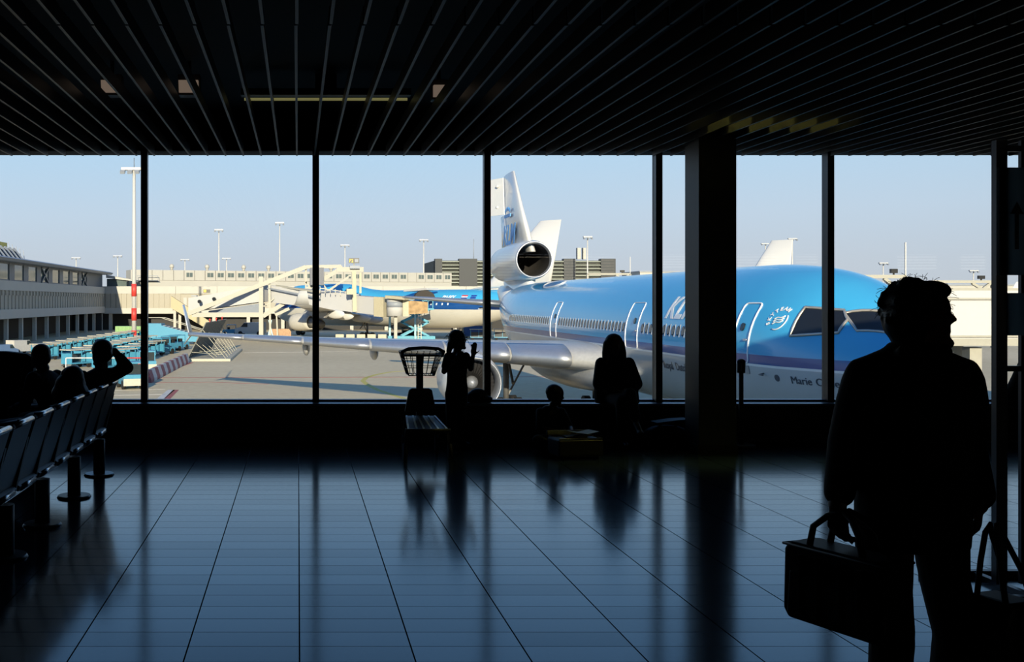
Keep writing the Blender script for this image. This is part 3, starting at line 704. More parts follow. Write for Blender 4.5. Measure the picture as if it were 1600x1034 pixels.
MB().prism([(-16, 12.85), (1.9, 12.85), (2.3, 13.25), (1.6, 13.5), (-16, 13.9)], 1, Y0, Y1-.05).build('roof', M_roof, pier)
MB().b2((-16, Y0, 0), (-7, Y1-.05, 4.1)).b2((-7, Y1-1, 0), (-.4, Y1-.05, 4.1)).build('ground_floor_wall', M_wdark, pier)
pan = MB().b2((-.25, -.78, 5.55), (.16, .78, 8.5)).b2((.16, -.5, 7.75), (.3, .5, 8.45)).mesh('ribbed_panel', M_panel)
y = 100-170
while y < Y1-1: inst('ribbed_panel', pan, pier, (0, y, 0)); y += 2.05
wfr = MB().b2((-.25, -4.2, 10.0), (.0, -2.75, 12.85)).b2((-.25, 2.75, 10.0), (.0, 4.2, 12.85)).b2((-.25, -2.75, 10.0), (-.05, 2.75, 10.2)).b2((-.25, -2.75, 12.6), (-.05, 2.75, 12.85)).mesh('window_frame', M_fr)
wgl = MB().b2((-.22, -2.75, 10.2), (-.14, 2.75, 12.6)).mesh('window_pane', M_wgl)
brace = MB().beam((-.05, -2.5, 10.1), (-.05, 2.5, 12.7), .35).beam((-.05, 2.5, 10.1), (-.05, -2.5, 12.7), .35).mesh('cross_brace', M_fr)
for k in range(-8, 7):
    yc = 165.4-170+8.4*k
    f_ = inst('window_frame', wfr, pier, (0, yc, 0)); inst('window_pane', wgl, f_)
    if k in (2, 6): inst('cross_brace', brace, f_)
post = MB().b2((-.3, -.3, 0), (.3, .3, 4.1)).mesh('post', M_conc)
for k in range(-8, 10): inst('post', post, pier, (-.6, 160-170+8.6*k, 0))
MB().hexa([Vector(v) for v in ((-9, Y0, 13.4), (-1.8, Y0, 13.4), (-1.8, 6, 13.4), (-9, 8, 13.4), (-8.5, Y0, 15.6), (-3.2, Y0, 15.6), (-3.2, 4, 15.6), (-8.5, 5, 15.6))]).build('rooftop_monitor', M_wgl, pier)
for k in range(7): MB().beam((-1.7, 5-2.6*k, 13.3), (-3.1, 3-2.6*k, 15.7), .4).build('monitor_rib', M_roof, pier)
yb = MB().b2((-7.0, -2, 15.6), (-4.4, 4, 16.7)).build('rooftop_unit', mat('yellow_paint', (.75, .55, .05), .5), pier)
for k in range(5): MB().beam((-3.6+.3*k, 3+1.2*k, 13.4), (-3.9+.3*k, 3+1.2*k, 16.8-.3*k), .08).build('antenna', M_roof, pier)

tb = empty('terminal_building', (0, 237, GROUND)); tag(tb, 'sunlit low cream terminal building closing the far side of the apron', 'building')
XA, XB = -47.5, 58
MB().b2((XA, .3, 3.9), (XB, 7, 10.1)).build('core', M_panel, tb)
x = XA
while x < XB-2:
    MB().b2((x+.03, 0, 8.5), (min(x+9.6, XB)-.03, .5, 10.2)).build('parapet_panel', M_band, tb); x += 9.6
MB().b2((XA, 0, 3.9), (XB, .5, 5.2)).build('lower_band', M_band, tb)
rib = MB().b2((-.55, .1, 5.2), (.55, .35, 8.5)).mesh('ribbed_panel', M_panel)
x = XA+1
while x < -27: inst('ribbed_panel', rib, tb, (x, 0, 0)); x += 1.25
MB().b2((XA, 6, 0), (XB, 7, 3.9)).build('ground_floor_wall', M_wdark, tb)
for k in range(13): inst('post', post, tb, (XA+4+8.0*k, 1.0, 0), 0, (1.3, 1, .95))
MB().prism([(-44.6, 12.2), (-38, 11.4), (-38, 11.7), (-44.6, 12.9)], 1, 1, 7).build('pavilion_roof', M_band, tb); MB().b2((-44.6, 2, 10.2), (-40, 6.5, 12.0)).build('pavilion_glazing', M_wgl, tb)
MB().b2((-26.5, -.05, 5.3), (-25.7, .2, 7.6)).build('door', M_band, tb)
sg = MB().b2((-21.9, -.15, 8.75), (-20.3, 0, 9.5)).build('stand_sign', mat('sign_black', (.012, .012, .012), .4), tb)
MB().b2((-21.8, -.2, 8.85), (-21.2, -.15, 9.4)).build('yellow_panel', MATS['yellow_paint'], sg)
# outside stair down from the terminal
MB().hexa([Vector(v) for v in ((-29, -3, 5.2), (-29, -1.5, 5.2), (-20, -1.5, 0), (-20, -3, 0), (-29, -3, 8.0), (-29, -1.5, 8.0), (-20, -1.5, 2.0), (-20, -3, 2.0))]).build('stair_flank', mat('tan_stair_side', (.42, .36, .22), .6), tb)
for k in range(2): MB().b2((-28.5+8*k, -2.6, 0), (-27.9+8*k, -2.0, 5.2-4.2*k)).build('stair_post', M_conc, tb)
# row of stacked office containers on the roof
ra = at(204, 421, 245); rb = at(706, 430, 275)
ob = empty('rooftop_office_block', (ra.x, ra.y, GROUND+10.2), math.atan2(rb.y-ra.y, rb.x-ra.x)); tag(ob, 'row of cream office cabins with paired windows on the terminal roof', 'building')
OL = math.hypot(rb.x-ra.x, rb.y-ra.y); N = 33; U = OL/N
MB().b2((0, .2, -10.2), (OL, 9, 1.6)).build('base_block', M_band, ob)
cab = MB().b2((.06, 0, 1.62), (U-.06, 6, 4.1)).mesh('office_cabin', M_band); wn = MB().b2((U*.18, -.06, 2.35), (U*.82, .02, 3.6)).mesh('window', M_band)
pn = MB().b2((0, -.09, 2.45), (U*.27, -.02, 3.5)).mesh('pane', M_wgl)
for k in range(N):
    cb = inst('office_cabin', cab, ob, (U*k, 0, 0))
    if k in (0, 1, 2, 3, 4, 6, 28): continue
    w_ = inst('window', wn, cb); inst('pane', pn, w_, (U*.21, 0, 0)); inst('pane', pn, w_, (U*.52, 0, 0))
for k in (4, 7.4, 11, 13.5, 20): MB().cyl((U*k, 2, 4.1), (U*k, 2, 5.0), .35).ell((U*k, 2, 5.1), .6).build('roof_vent', M_band, ob)
MB().b2((U*.5, -1.5, 1.5), (U*2.5, 0, 1.6)).b2((U*.5, -1.5, 1.6), (U*.52, -1.4, 2.7)).b2((U*2.4, -1.5, 1.6), (U*2.42, -1.4, 2.7)).b2((U*.5, -1.5, 2.6), (U*2.4, -1.42, 2.7)).build('access_landing', M_roof, ob)
# dark louvred car-park block behind
ca = at(680, 404, 350); cb_ = at(962, 408, 350)
lb = empty('louvred_building', (ca.x, 350, GROUND)); tag(lb, 'dark multistorey block with horizontal louvres behind the tail of the trijet', 'building')
W = cb_.x-ca.x; HT = ca.z-GROUND
M_slate = mat('slate_cladding', (.035, .04, .045), .6); M_louv = mat('pale_louvre', (.26, .29, .25), .5)
MB().b2((0, 1.5, 0), (W, 30, HT-.6)).build('core', mat('dark_interior', (.03, .035, .03), .7), lb)
for x0, x1 in ((0, 2.4), (8.2, 14.4), (44, 48), (W-5, W)): MB().b2((x0, 0, 0), (x1, 3, HT)).build('cladding_bay', M_slate, lb)
for x0, x1 in ((2.4, 8.2), (14.4, 44), (48, W-5)):
    for k in range(14): MB().b2((x0, .3, 4.5+k*1.2), (x1, 1.2, 4.78+k*1.2)).build('louvre', M_louv, lb)
for k in range(5): MB().b2((4+k*9, -1.5, 9.0), (6+k*9, 0, 11.0)).build('vent_unit', M_band, lb)
MB().cyl((14, 5, HT), (14, 5, HT+7), .12).build('antenna', M_roof, lb)
MB().b2((50, 5, HT), (51.2, 7, HT+4)).b2((52, 5, HT), (53, 7, HT+4)).build('chimney', M_band, lb)
# low far skyline so the apron meets the sky behind buildings
def far_block(name, px0, px1, py, D, label, m):
    a = at(px0, py, D); b = at(px1, py, D); h = a.z-GROUND
    r = empty(name, (a.x, D, GROUND)); tag(r, label, 'building'); w = b.x-a.x
    MB().b2((0, 0, 0), (w, 25, h)).build('block', m, r); MB().b2((-.3, -.4, h), (w+.3, 25.3, h+.5)).build('roof_edge', M_roof, r)
    for k in range(int(w/6)): MB().b2((1+6*k, -.08, h*.55), (5+6*k, .05, h*.85)).build('window_strip', M_wgl, r)
far_block('far_terminal', 1000, 1250, 425, 450, 'low cream terminal behind the blue fuselage', M_band)
far_block('far_terminal', 1340, 1640, 446, 355, 'low cream terminal at the far right behind the boarding bridge', M_band)
far_block('far_hangar', 962, 1002, 440, 500, 'small far building right of the louvred block', M_roof)

# ------------------------------------------------------------------ light masts
M_mast = mat('galvanised_mast', (.5, .5, .49), .5, var=.03); M_mred = mat('mast_red', (.60, .05, .04), .5)
def mast(px, py, D, r, label, striped=False, arms=4):
    p = at(px, py, D); h = p.z-GROUND; o = empty('light_mast', (p.x, D, GROUND)); tag(o, label, 'light mast', 'floodlight masts on the apron')
    MB().cyl((0, 0, 0), (0, 0, h), r, r*.6, 10).build('pole', M_mast, o)
    hd_ = MB().b2((-1.5*r/.3, -.5, h-.4), (1.5*r/.3, .5, h)).build('lamp_frame', M_mast, o)
    for k in range(arms): MB().box((-1.3*r/.3+2.6*r/.3*k/(arms-1), -.6, h-.7), (.55*r/.3, .9, .45), rx=.5).build('floodlight', M_roof, hd_)
    if striped:
        MB().cyl((0, 0, h), (0, 0, h+1.6), .05).build('beacon_rod', M_gear, o)
        for z in (.1, 3.7, 7.6): MB().cyl((0, 0, z), (0, 0, z+2.0), r*1.08, n=12).build('red_band', M_mred, o)
mast(209.5, 262, 165, .40, 'tall white light mast with red bands standing beside the left mullion', True)
for px, py, D, lab in ((342, 358, 380, 'thin light mast above the office cabins, left of the tallest one'), (437, 347, 350, 'tall thin light mast above the boarding bridge frame'),
                       (539, 382, 420, 'light mast behind the stand number sign'), (662, 374, 440, 'light mast left of the louvred block'), (918, 369, 330, 'light mast in front of the louvred block'),
                       (184, 399, 520, 'light mast rising behind the end of the shaded pier'), (119, 402, 520, 'short light mast over the roof of the shaded pier'), (354, 403, 620, 'short distant light mast right of a taller one'),
                       (289, 405, 620, 'short distant light mast over the first cabin window'), (1196, 380, 520, 'light mast left of the far white tail fin'), (1238, 372, 420, 'light mast touching the far white tail fin'),
                       (1380, 410, 400, 'light mast above the cockpit of the trijet'), (1521, 422, 420, 'short light mast right of the walking man')):
    mast(px, py, D, .34*D/400, lab, arms=3)

# ------------------------------------------------------------------ over-wing boarding bridge
M_cream = mat('cream_steel', (.36, .35, .30), .5, var=.04); M_wtun = mat('white_tunnel', (.50, .50, .50), .5, var=.02); M_yelp = mat('pale_yellow_steel', (.42, .38, .27), .5)
DB = 178.0
o_ = at(408, 500, DB); jb = empty('boarding_bridge', (o_.x, DB, GROUND)); tag(jb, 'long white covered boarding bridge hung from cream steel frames', 'boarding bridge')
def J(px, py, D=DB):
    p = at(px, py, D); return Vector((p.x-o_.x, p.y-DB, p.z-GROUND))
def bar(a, b, w, m=M_cream, name='frame_beam', h=None): return MB().beam(a, b, w, h).build(name, m, jb)
for dd in (0, 5):
    bar(J(294, 490, DB+dd-.25), J(478, 417, DB+dd-.25), .75); bar(J(478, 417, DB+dd), J(533, 416, DB+dd), .6); bar(J(411, 494, DB+dd), J(533, 419, DB+dd), .7)
    bar(J(300, 492, DB+dd), J(408, 492, DB+dd), .7); bar(J(408, 432, DB+dd), Vector((0, dd, 0)), .75, name='frame_post')
    bar(J(478, 420, DB+dd), J(478, 470, DB+dd), .3); bar(J(478, 440, DB+dd), J(490, 458, DB+dd), .3); bar(J(430, 492, DB+dd), J(452, 482, DB+dd), .5)
    bar(J(500, 436, DB+dd), J(512, 455, DB+dd), .25); bar(J(512, 455, DB+dd), J(548, 430, DB+dd), .35)
bar(J(408, 434, DB+.5), J(408, 434, DB+4.5), .45); bar(J(478, 417, DB+.5), J(478, 417, DB+4.5), .45); bar(J(533, 417, DB+.5), J(533, 417, DB+4.5), .45)
bar(J(421, 436), Vector((1.6, 0, 0)), .35, name='frame_post'); bar(J(432, 490), J(434, 530), .25, name='frame_post'); bar(J(415, 478), J(428, 466), .2); bar(J(410, 478), J(422, 478), .2)
bar(J(424, 500), J(418, 532), .2, mat('pale_blue_steel', (.35, .55, .65), .5)); bar(J(420, 500), J(428, 532), .2, MATS['pale_blue_steel'])
def tunnel(p0, p1, h0, h1, w, name, m=M_wtun):
    d = (p1-p0); d.z = 0; d.normalize(); n = Vector((-d.y, d.x, 0)); up = Vector((0, 0, 1))
    q = []
    for zz in (0, 1):
        for p, h in ((p0, h0), (p1, h1)):
            pass
    c = [p0-n*w/2, p1-n*w/2, p1+n*w/2, p0+n*w/2]
    return MB().hexa(c+[c[0]+up*h0, c[1]+up*h1, c[2]+up*h1, c[3]+up*h0]).build(name, m, jb)
t1 = tunnel(J(300, 487, 186), J(414, 471, 180), 2.5, 2.9, 2.6, 'walkway_tunnel')
t2 = tunnel(J(428, 472, 180), J(556, 487, 168), 2.9, 2.9, 2.6, 'walkway_tunnel')
t3 = tunnel(J(556, 487.5, 168), J(600, 492, 163), 2.75, 2.75, 2.4, 'walkway_tunnel')
tunnel(J(330, 488, 184), J(410, 488, 180), .3, 1.6, 2.0, 'underside_skirt', M_roof)
tunnel(J(300, 463, 186), J(308, 463, 186), .2, .2, 2.6, 'roof_cap', M_roof)
for px, py in ((313.5, 471), (336, 467), (360, 466), (383, 462.5)):
    p = J(px, py, 184); MB().cyl(p+Vector((0, -2.6, 0)), p+Vector((0, -1.2, 0)), .32, n=14).build('porthole', M_pane, t1)
bar(J(418, 450, 178.3), J(500, 466, 170), .25, M_roof, 'handrail'); bar(J(432, 446, 178.3), J(500, 457, 170), .3, M_cream, 'handrail')
for k in range(7): bar(J(500+8*k, 457+1.2*k, 168), J(500+8*k, 447+1.6*k, 168), .12, M_cream, 'rail_post')
bar(J(500, 450, 168), J(552, 458, 168), .15, M_cream, 'handrail')
bar(J(479, 418), J(477, 438), .25)
MB().b2(J(484, 446, 182), J(506, 418, 176)).build('machine_box', mat('slate_grey_box', (.13, .14, .17), .6), jb)
bar(J(554, 487, 166), J(553, 424, 166), .65, M_yelp, 'lift_mast'); bar(J(563, 458, 166), J(563, 426, 166), .35, M_yelp, 'lift_mast')
bar(J(526, 421, 166), J(568, 421, 166), .5, M_cream, 'cross_head', .8); MB().b2(J(541, 460, 165), J(552, 451, 163.5)).build('winch', M_yelp, jb)
MB().b2(J(546, 420, 166.5), J(562, 415, 165)).build('top_platform', M_roof, jb)
tunnel(J(592, 494, 163), J(607, 495, 162), 3.1, 3.1, 3.2, 'collar', M_yelp)
p = J(618, 493.5, 160); MB().cyl(p, p+Vector((0, 0, 2.9)), 1.35, n=20).build('bridge_cab', M_wtun, jb)
MB().cyl(p+Vector((0, 0, 1.35)), p+Vector((0, 0, 2.25)), 1.38, n=20).build('cab_glazing', M_roof, jb)
tunnel(J(610, 466, 160), J(640, 468.5, 158), .45, .45, 3.2, 'cab_hood', M_yelp); tunnel(J(628, 494, 160), J(637, 494, 160), 2.8, 2.8, 2.8, 'cab_gate', M_yelp)
tunnel(J(637, 491, 160), J(667, 489, 160), 2.2, 1.7, 2.4, 'canopy', mat('brown_canvas', (.36, .24, .12), .8, var=.3, scale=1.2))
bar(p, Vector((p.x, p.y, 0)), .5, M_cream, 'cab_leg')
hood = tunnel(J(640, 455.5, 176), J(676, 453, 172), .35, .35, 3.0, 'door_canopy_roof', M_wtun); pc = J(664, 466, 170); MB().prism([(pc.x+1.7*math.cos(PI*i/12), pc.z+1.35*math.sin(PI*i/12)) for i in range(13)], 1, pc.y, pc.y+2.6).build('door_canopy', mat('dark_canvas', (.035, .03, .025), .8), jb)
# stand number sign above the bridge
p = at(553, 411, 166); sgn = empty('stand_number_sign', (p.x, 166, p.z)); tag(sgn, 'black stand number sign on a short post above the boarding bridge', 'sign')
MB().b2((-.85, -.12, 0), (.85, .12, .8)).build('sign_box', MATS['sign_black'], sgn); MB().cyl((0, 0, 0), (0, 0, -1.1), .1).build('post', M_cream, sgn)
me = text_mesh('F2', .72, .01); me.materials.clear(); me.materials.append(MATS['yellow_paint']); me.transform(Matrix.Rotation(PI/2, 4, 'X'))
inst('lettering', me, sgn, (-.78, -.13, .14)); MB().b2((.12, -.14, .15), (.7, -.12, .65)).build('display', M_roof, sgn)

# ------------------------------------------------------------------ boarding bridge and machinery at the right
rbx = empty('boarding_bridge', (36.5, 50, GROUND)); tag(rbx, 'big white box-shaped boarding bridge in the sun right of the walking man', 'boarding bridge')
MB().b2((-6, 0, 5.05), (15, 3, 7.4)).build('tunnel', M_wtun, rbx)
for z in (5.12, 6.95): MB().b2((-6, -.12, z), (4.1, 0, z+.09)).build('edge_rail', M_cream, rbx)
for z in (5.05, 6.8): MB().b2((4.0, -.1, z), (4.12, 0, z+.3)).build('bracket', M_roof, rbx)
MB().b2((-6, 0, 7.4), (15, 3, 7.52)).build('roof_edge', M_cream, rbx); MB().b2((-6, -.05, 4.7), (15, 3, 5.05)).build('floor_beam', M_cream, rbx)
for x in (-3, 3.5, 9):
    MB().b2((x-.3, .6, 0), (x+.3, 1.2, 4.6)).b2((x-.3, 2, 0), (x+.3, 2.6, 4.6)).build('support_leg', M_cream, rbx); MB().b2((x-1.2, .3, .2), (x+1.2, 2.8, 1.2)).build('drive_bogie', M_gear, rbx)
for k in range(8): MB().beam((-1+.9*k, .2, 4.5), (-.6+.9*k, .2, 3.6), .1).build('cable_tray_bracket', M_conc, rbx)
MB().b2((-2, .0, 3.5), (7.5, .5, 3.62)).build('cable_tray', M_conc, rbx)
def far_frame(px, py, D, w, label):
    p = at(px, py, D); r = empty('steel_gantry', (p.x, D, GROUND)); tag(r, label, 'steel frame'); h = p.z-GROUND
    MB().beam((-w, 0, h), (w*.8, 0, h), .4).build('top_beam', M_cream, r); MB().beam((w*.2, 0, h-2.2), (w*.8, 0, h), .35).build('diagonal', M_cream, r)
    MB().beam((w*.2, 0, h-.2), (w*.9, 0, h-2.4), .35).build('diagonal', M_cream, r); MB().beam((w*.8, 0, 0), (w*.8, 0, h), .4).build('post', M_cream, r); MB().beam((-w, 0, 0), (-w, 0, h), .4).build('post', M_cream, r)
    MB().b2((w*.38, -.2, h+.4), (w*.56, .2, h+.9)).b2((w*.45, -.06, h), (w*.49, .06, h+.4)).build('sign_box', MATS['sign_black'], r)
    MB().beam((w*.8, 0, h), (w*.8, 0, h+4), .15).build('lamp_pole', M_mast, r)
far_frame(1370, 432, 120, 4.2, 'cream steel bridge frame peeping over the cockpit roof'); far_frame(1508, 440, 150, 5.0, 'cream steel bridge frame above the white boarding bridge')
far_frame(955, 428, 238, 5.5, 'cream steel frame with small sign in front of the louvred block')
# ------------------------------------------------------------------ ground equipment on the apron
M_gblue = mat('tug_blue', (.06, .27, .42), .45, var=.06); M_gcream = mat('tug_cream', (.50, .48, .40), .5); M_glass2 = mat('cab_glass', (.03, .04, .045), .1)
M_croof = mat('cart_roof_cream', (.46, .44, .36), .7); M_rub = M_tyre
whl = MB().cyl((-.13, 0, 0), (.13, 0, 0), .36, n=16).cyl((-.14, 0, 0), (.14, 0, 0), .17, n=10).mesh('wheel', M_rub)
whs = MB().cyl((-.09, 0, 0), (.09, 0, 0), .24, n=14).mesh('wheel', M_rub)
def make_tractor():
    r = empty('baggage_tractor')
    MB().prism([(-1.7, .35), (1.6, .35), (1.6, 1.05), (.5, 1.1), (.4, 1.15), (-1.7, 1.15)], 0, -.8, .8).build('body', M_gblue, r)
    MB().b2((-.82, -1.8, .3), (.82, -1.66, .85)).build('bumper', M_gcream, r)
    c = MB().b2((-.76, -1.15, 1.98), (.76, .75, 2.1)).build('cab_roof', M_gblue, r)
    for x in (-.72, .72):
        for y in (-1.1, .7): MB().b2((x-.04, y-.04, 1.1), (x+.04, y+.04, 2.0)).build('cab_pillar', M_gblue, c)
    MB().b2((-.70, -1.12, 1.18), (.70, -1.09, 1.95)).build('windscreen', M_glass2, c)
    MB().b2((-.35, .1, 1.1), (.35, .6, 1.55)).build('seat', M_rub, r)
    for x in (-.7, .7):
        for y in (-1.1, 1.05): inst('wheel', whl, r, (x, y, .36))
    return r
def make_cart():
    r = empty('baggage_cart')
    MB().b2((-.75, -1.45, .42), (.75, 1.45, .56)).build('bed', M_gblue, r)
    MB().b2((-.85, -1.6, 1.82), (.85, 1.6, 1.92)).build('canopy_roof', M_croof, r)
    for x in (-.72, .72):
        for y in (-1.4, 0, 1.4): MB().b2((x-.04, y-.04, .5), (x+.04, y+.04, 1.85)).build('roof_post', M_gblue, r)
    MB().b2((-.74, -1.42, .55), (.74, -1.36, 1.5)).build('end_panel', M_gblue, r); MB().b2((-.74, 1.36, .55), (.74, 1.42, 1.5)).build('end_panel', M_gblue, r)
    MB().b2((-.7, -1.3, .56), (-.64, 1.3, 1.4)).build('side_curtain', M_slate, r)
    MB().beam((0, -1.45, .4), (0, -2.1, .3), .08).build('tow_bar', M_gear, r)
    for x in (-.62, .62):
        for y in (-1.05, 1.05): inst('wheel', whs, r, (x, y, .24))
    return r
tr0 = make_tractor(); ca0 = make_cart()
def place(src, first, px, py, rz, label, group):
    o = src if first else copy_tree(src); p = gpt(px, py); o.location = p; o.rotation_euler = (0, 0, math.radians(rz))
    o['label'] = label; o['group'] = group; o['category'] = src['category']; return o
tr0['category'] = 'tractor'; ca0['category'] = 'baggage cart'
TR = [(203, 606, 20, 'nearest blue baggage tractor with cream bumper beside the left mullion'), (228, 581, 15, 'blue baggage tractor just right of the left mullion'),
      (254, 553, -30, 'blue baggage tractor in the row behind the striped barrier, nearest to the mullion'), (266, 548.5, -30, 'blue baggage tractor in the middle of the row behind the striped barrier'),
      (278, 546, -30, 'blue baggage tractor at the far end of the row behind the striped barrier'),
      (360, 523, 95, 'small blue tractor under the boarding bridge beside the white van')]
for i, (px, py, rz, lab) in enumerate(TR): place(tr0, i == 0, px, py, rz, lab, 'blue baggage tractors on the apron')
n_ = 0
ORD = 'first second third fourth fifth sixth seventh eighth ninth tenth eleventh'.split()
for row, (a, b, cnt) in enumerate((((70, 562), (214, 533), 11), ((120, 574), (228, 545), 9), ((168, 580), (238, 556), 5))):
    A = gpt(*a); B = gpt(*b)
    for k in range(cnt):
        p = A.lerp(B, k/(cnt-1)); o = ca0 if n_ == 0 else copy_tree(ca0); o.location = p; o.rotation_euler = (0, 0, math.radians(-32+random.uniform(-3, 3)))
        o['label'] = '%s cream-roofed blue baggage cart from the left in the %s parked row' % (ORD[k], ('far', 'middle', 'near')[row]); o['group'] = 'parked baggage carts in the %s row' % ('far', 'middle', 'near')[row]; n_ += 1
for k, (px, py, lab) in enumerate(((640, 527, 'baggage cart under the jumbo fuselage left of the scissor lift'), (748, 531, 'baggage cart right of the standing girl under the jumbo tail'), (785, 531, 'baggage cart beside the trijet fuselage under the tailplane'))):
    o = copy_tree(ca0); o.location = gpt(px, py); o.rotation_euler = (0, 0, math.radians(80)); o['label'] = lab; o['group'] = 'baggage carts under the jumbo'
# boom gate with round no-entry sign
a = gpt(100, 598); b = gpt(221, 601); bg_ = empty('boom_gate', b); tag(bg_, 'red and white boom barrier with a round no-entry sign', 'barrier')
MB().cyl((0, 0, 0), (0, 0, 2.25), .06).build('post', M_white, bg_); MB().box((0, 0, .1), (.5, .5, .2)).build('foot', M_mred, bg_)
L_ = 6.2
for k in range(8): MB().cyl((-L_*k/8, 0, 2.2), (-L_*(k+1)/8, 0, 2.2), .055, n=8).build('boom_section', M_mred if k in (0, 1, 4, 5) and k != 5 else M_white, bg_)
MB().cyl((-.1, -.1, 1.65), (-.1, -.14, 1.65), .28, n=20).build('no_entry_disc', M_mred, bg_); MB().b2((-.28, -.16, 1.6), (.08, -.14, 1.71)).build('white_bar', M_lettw, bg_)
MB().cyl((-L_, 0, 0), (-L_, 0, 2.2), .05).build('rest_post', M_white, bg_)
# striped concrete barrier
A = gpt(229, 598); B = gpt(291, 566); kb = empty('striped_barrier', A); tag(kb, 'low concrete barrier painted in dark red and white stripes', 'barrier')
M_sr = mat('barrier_red', (.24, .07, .08), .7); M_sw = mat('barrier_white', (.50, .49, .48), .7); d = B-A; L = d.length; d.normalize(); NB = 16
blk = [MB().prism([(-.4, 0), (.4, 0), (.4, .25), (.16, 1.0), (-.16, 1.0), (-.4, .25)], 1, .01, L/NB-.01).mesh('barrier_block', m) for m in (M_sr, M_sw)]
for k in range(NB): inst('barrier_block', blk[k % 2], kb, d*(L/NB*k), math.atan2(-d.x, d.y))
# blast fence: leaning sheet panels on a slab with a row of raking struts
bf = empty('blast_fence', gpt(292, 564)); tag(bf, 'grey leaning blast fence with raking steel struts on a slab', 'fence')
M_fence = mat('fence_sheet', (.13, .135, .12), .6); M_strut = mat('strut_steel', (.30, .29, .23), .6)
MB().b2((-.2, -.4, 0), (5.0, 24.5, .28)).build('slab', M_croof, bf)
for k in range(16): MB().hexa([Vector(v)+Vector((.03*(1.5*k), 0, 0)) for v in ((.0, .2+1.5*k, .28), (.1, .2+1.5*k, .28), (.1, 1.67+1.5*k, .28), (0, 1.67+1.5*k, .28), (2.1, .2+1.5*k, 4.4), (2.2, .2+1.5*k, 4.35), (2.2, 1.67+1.5*k, 4.35), (2.1, 1.67+1.5*k, 4.4))]).build('sheet_panel', M_fence, bf)
for k in range(7):
    x_ = .1*k; y_ = .3+3.5*k
    MB().beam((1.75+x_, y_, 3.6), (4.4, y_, .3), .07).build('raking_strut', M_strut, bf); MB().beam((1.0+x_, y_, 2.0), (3.1, y_, .3), .06).build('short_strut', M_strut, bf)
    MB().beam((.5+x_, y_, 1.0), (4.0, y_, .75), .05).build('tie_strut', M_strut, bf)
    if k % 2: MB().cyl((2.2+x_, y_, 4.35), (2.2+x_, y_, 4.65), .05).ell((2.2+x_, y_, 4.68), .12, 8, 6).build('warning_lamp', M_mred, bf)
# boarding stairs, green container, van, truck, cars, scissor lift, workers
bs = empty('boarding_stairs', gpt(252, 538), math.radians(-8)); tag(bs, 'bright blue mobile boarding stairs beside the green container', 'boarding stairs')
MB().hexa([Vector(v) for v in ((0, 0, .6), (0, 2.2, .6), (7.6, 2.2, .4), (7.6, 0, .4), (0, 0, 3.0), (0, 2.2, 3.0), (7.6, 2.2, 1.0), (7.6, 0, 1.0))]).build('stair_flank', M_gblue, bs)
MB().hexa([Vector(v) for v in ((-3, 0, .7), (0, 0, .7), (0, 2.2, .7), (-3, 2.2, .7), (-3, 0, 3.3), (0, 0, 3.3), (0, 2.2, 3.3), (-3, 2.2, 3.3))]).build('platform', M_gblue, bs)
for k in range(12): MB().b2((.6*k+.2, .15, 3.0-.17*k-.1), (.6*k+.75, 2.05, 3.0-.17*k)).build('step', M_roof, bs)
for y in (.05, 2.15): MB().tube([(-3, y, 4.2), (0, y, 4.2), (7.4, y, 2.0)], .05).build('handrail', M_gcream, bs)
for x in (-2, 5.5):
    for y in (.2, 2.0): inst('wheel', whl, bs, (x, y, .36), PI/2)
gc = empty('storage_container', gpt(180, 531)); tag(gc, 'light green storage container at the foot of the banded mast', 'container')
MB().b2((0, 0, .1), (6.6, 2.4, 2.4)).build('box', mat('container_green', (.20, .36, .14), .6, var=.15), gc); MB().b2((-.05, -.05, 0), (6.65, 2.45, .12)).build('skids', M_gear, gc)
for k in range(10): MB().b2((.3+.63*k, -.06, .2), (.6+.63*k, 0, 2.3)).build('rib', MATS['container_green'], gc)
def van(px, py, rz, label, m, k=1.0):
    r = empty('van', gpt(px, py), math.radians(rz)); tag(r, label, 'van')
    MB().prism([(-2.3, .35), (2.4, .35), (2.4, 1.15), (1.5, 1.35), (.9, 2.05), (-2.3, 2.1)], 1, -.9, .9).build('body', m, r)
    MB().prism([(1.45, 1.36), (.92, 1.98), (.35, 1.98), (.35, 1.36)], 1, -.92, .92).build('side_window', M_glass2, r); MB().b2((2.38, -.8, .4), (2.48, .8, .65)).build('bumper', M_gear, r)
    for x in (-1.5, 1.5):
        for y in (-.8, .8): inst('wheel', whl, r, (x, y, .36), PI/2)
    r.scale = (k, k, k)
M_vw = mat('van_white', (.48, .48, .47), .4)
van(33, 552, 60, 'white van parked under the shaded pier at the left', M_vw, .85); van(8, 556, 60, 'small blue car beside the white van under the shaded pier', mat('car_blue', (.12, .2, .35), .4), .7)
van(392, 524, 170, 'white van under the boarding bridge left of the main frame post', M_vw, 1.25)
lc = empty('cargo_dolly', gpt(438, 531)); tag(lc, 'orange-brown cargo dolly at the foot of the boarding bridge', 'cargo dolly')
MB().b2((-2, -1, .45), (2, 1, .6)).build('bed', M_gear, lc); MB().prism([(-1.9, .6), (1.9, .6), (1.9, 1.5), (1.5, 1.95), (-1.5, 1.95), (-1.9, 1.5)], 1, -.9, .9).build('load', mat('cargo_net_orange', (.42, .26, .16), .8, var=.2), lc)
for x in (-1.4, 1.4):
    for y in (-.85, .85): inst('wheel', whs, lc, (x, y, .24), PI/2)
sc = empty('scissor_lift', gpt(648, 535)); tag(sc, 'blue scissor lift raised beside the jumbo rear door', 'scissor lift')
M_sblue = mat('lift_blue', (.06, .30, .42), .5)
MB().b2((-4.5, -1.3, .5), (3.2, 1.3, 1.1)).build('chassis', M_sblue, sc)
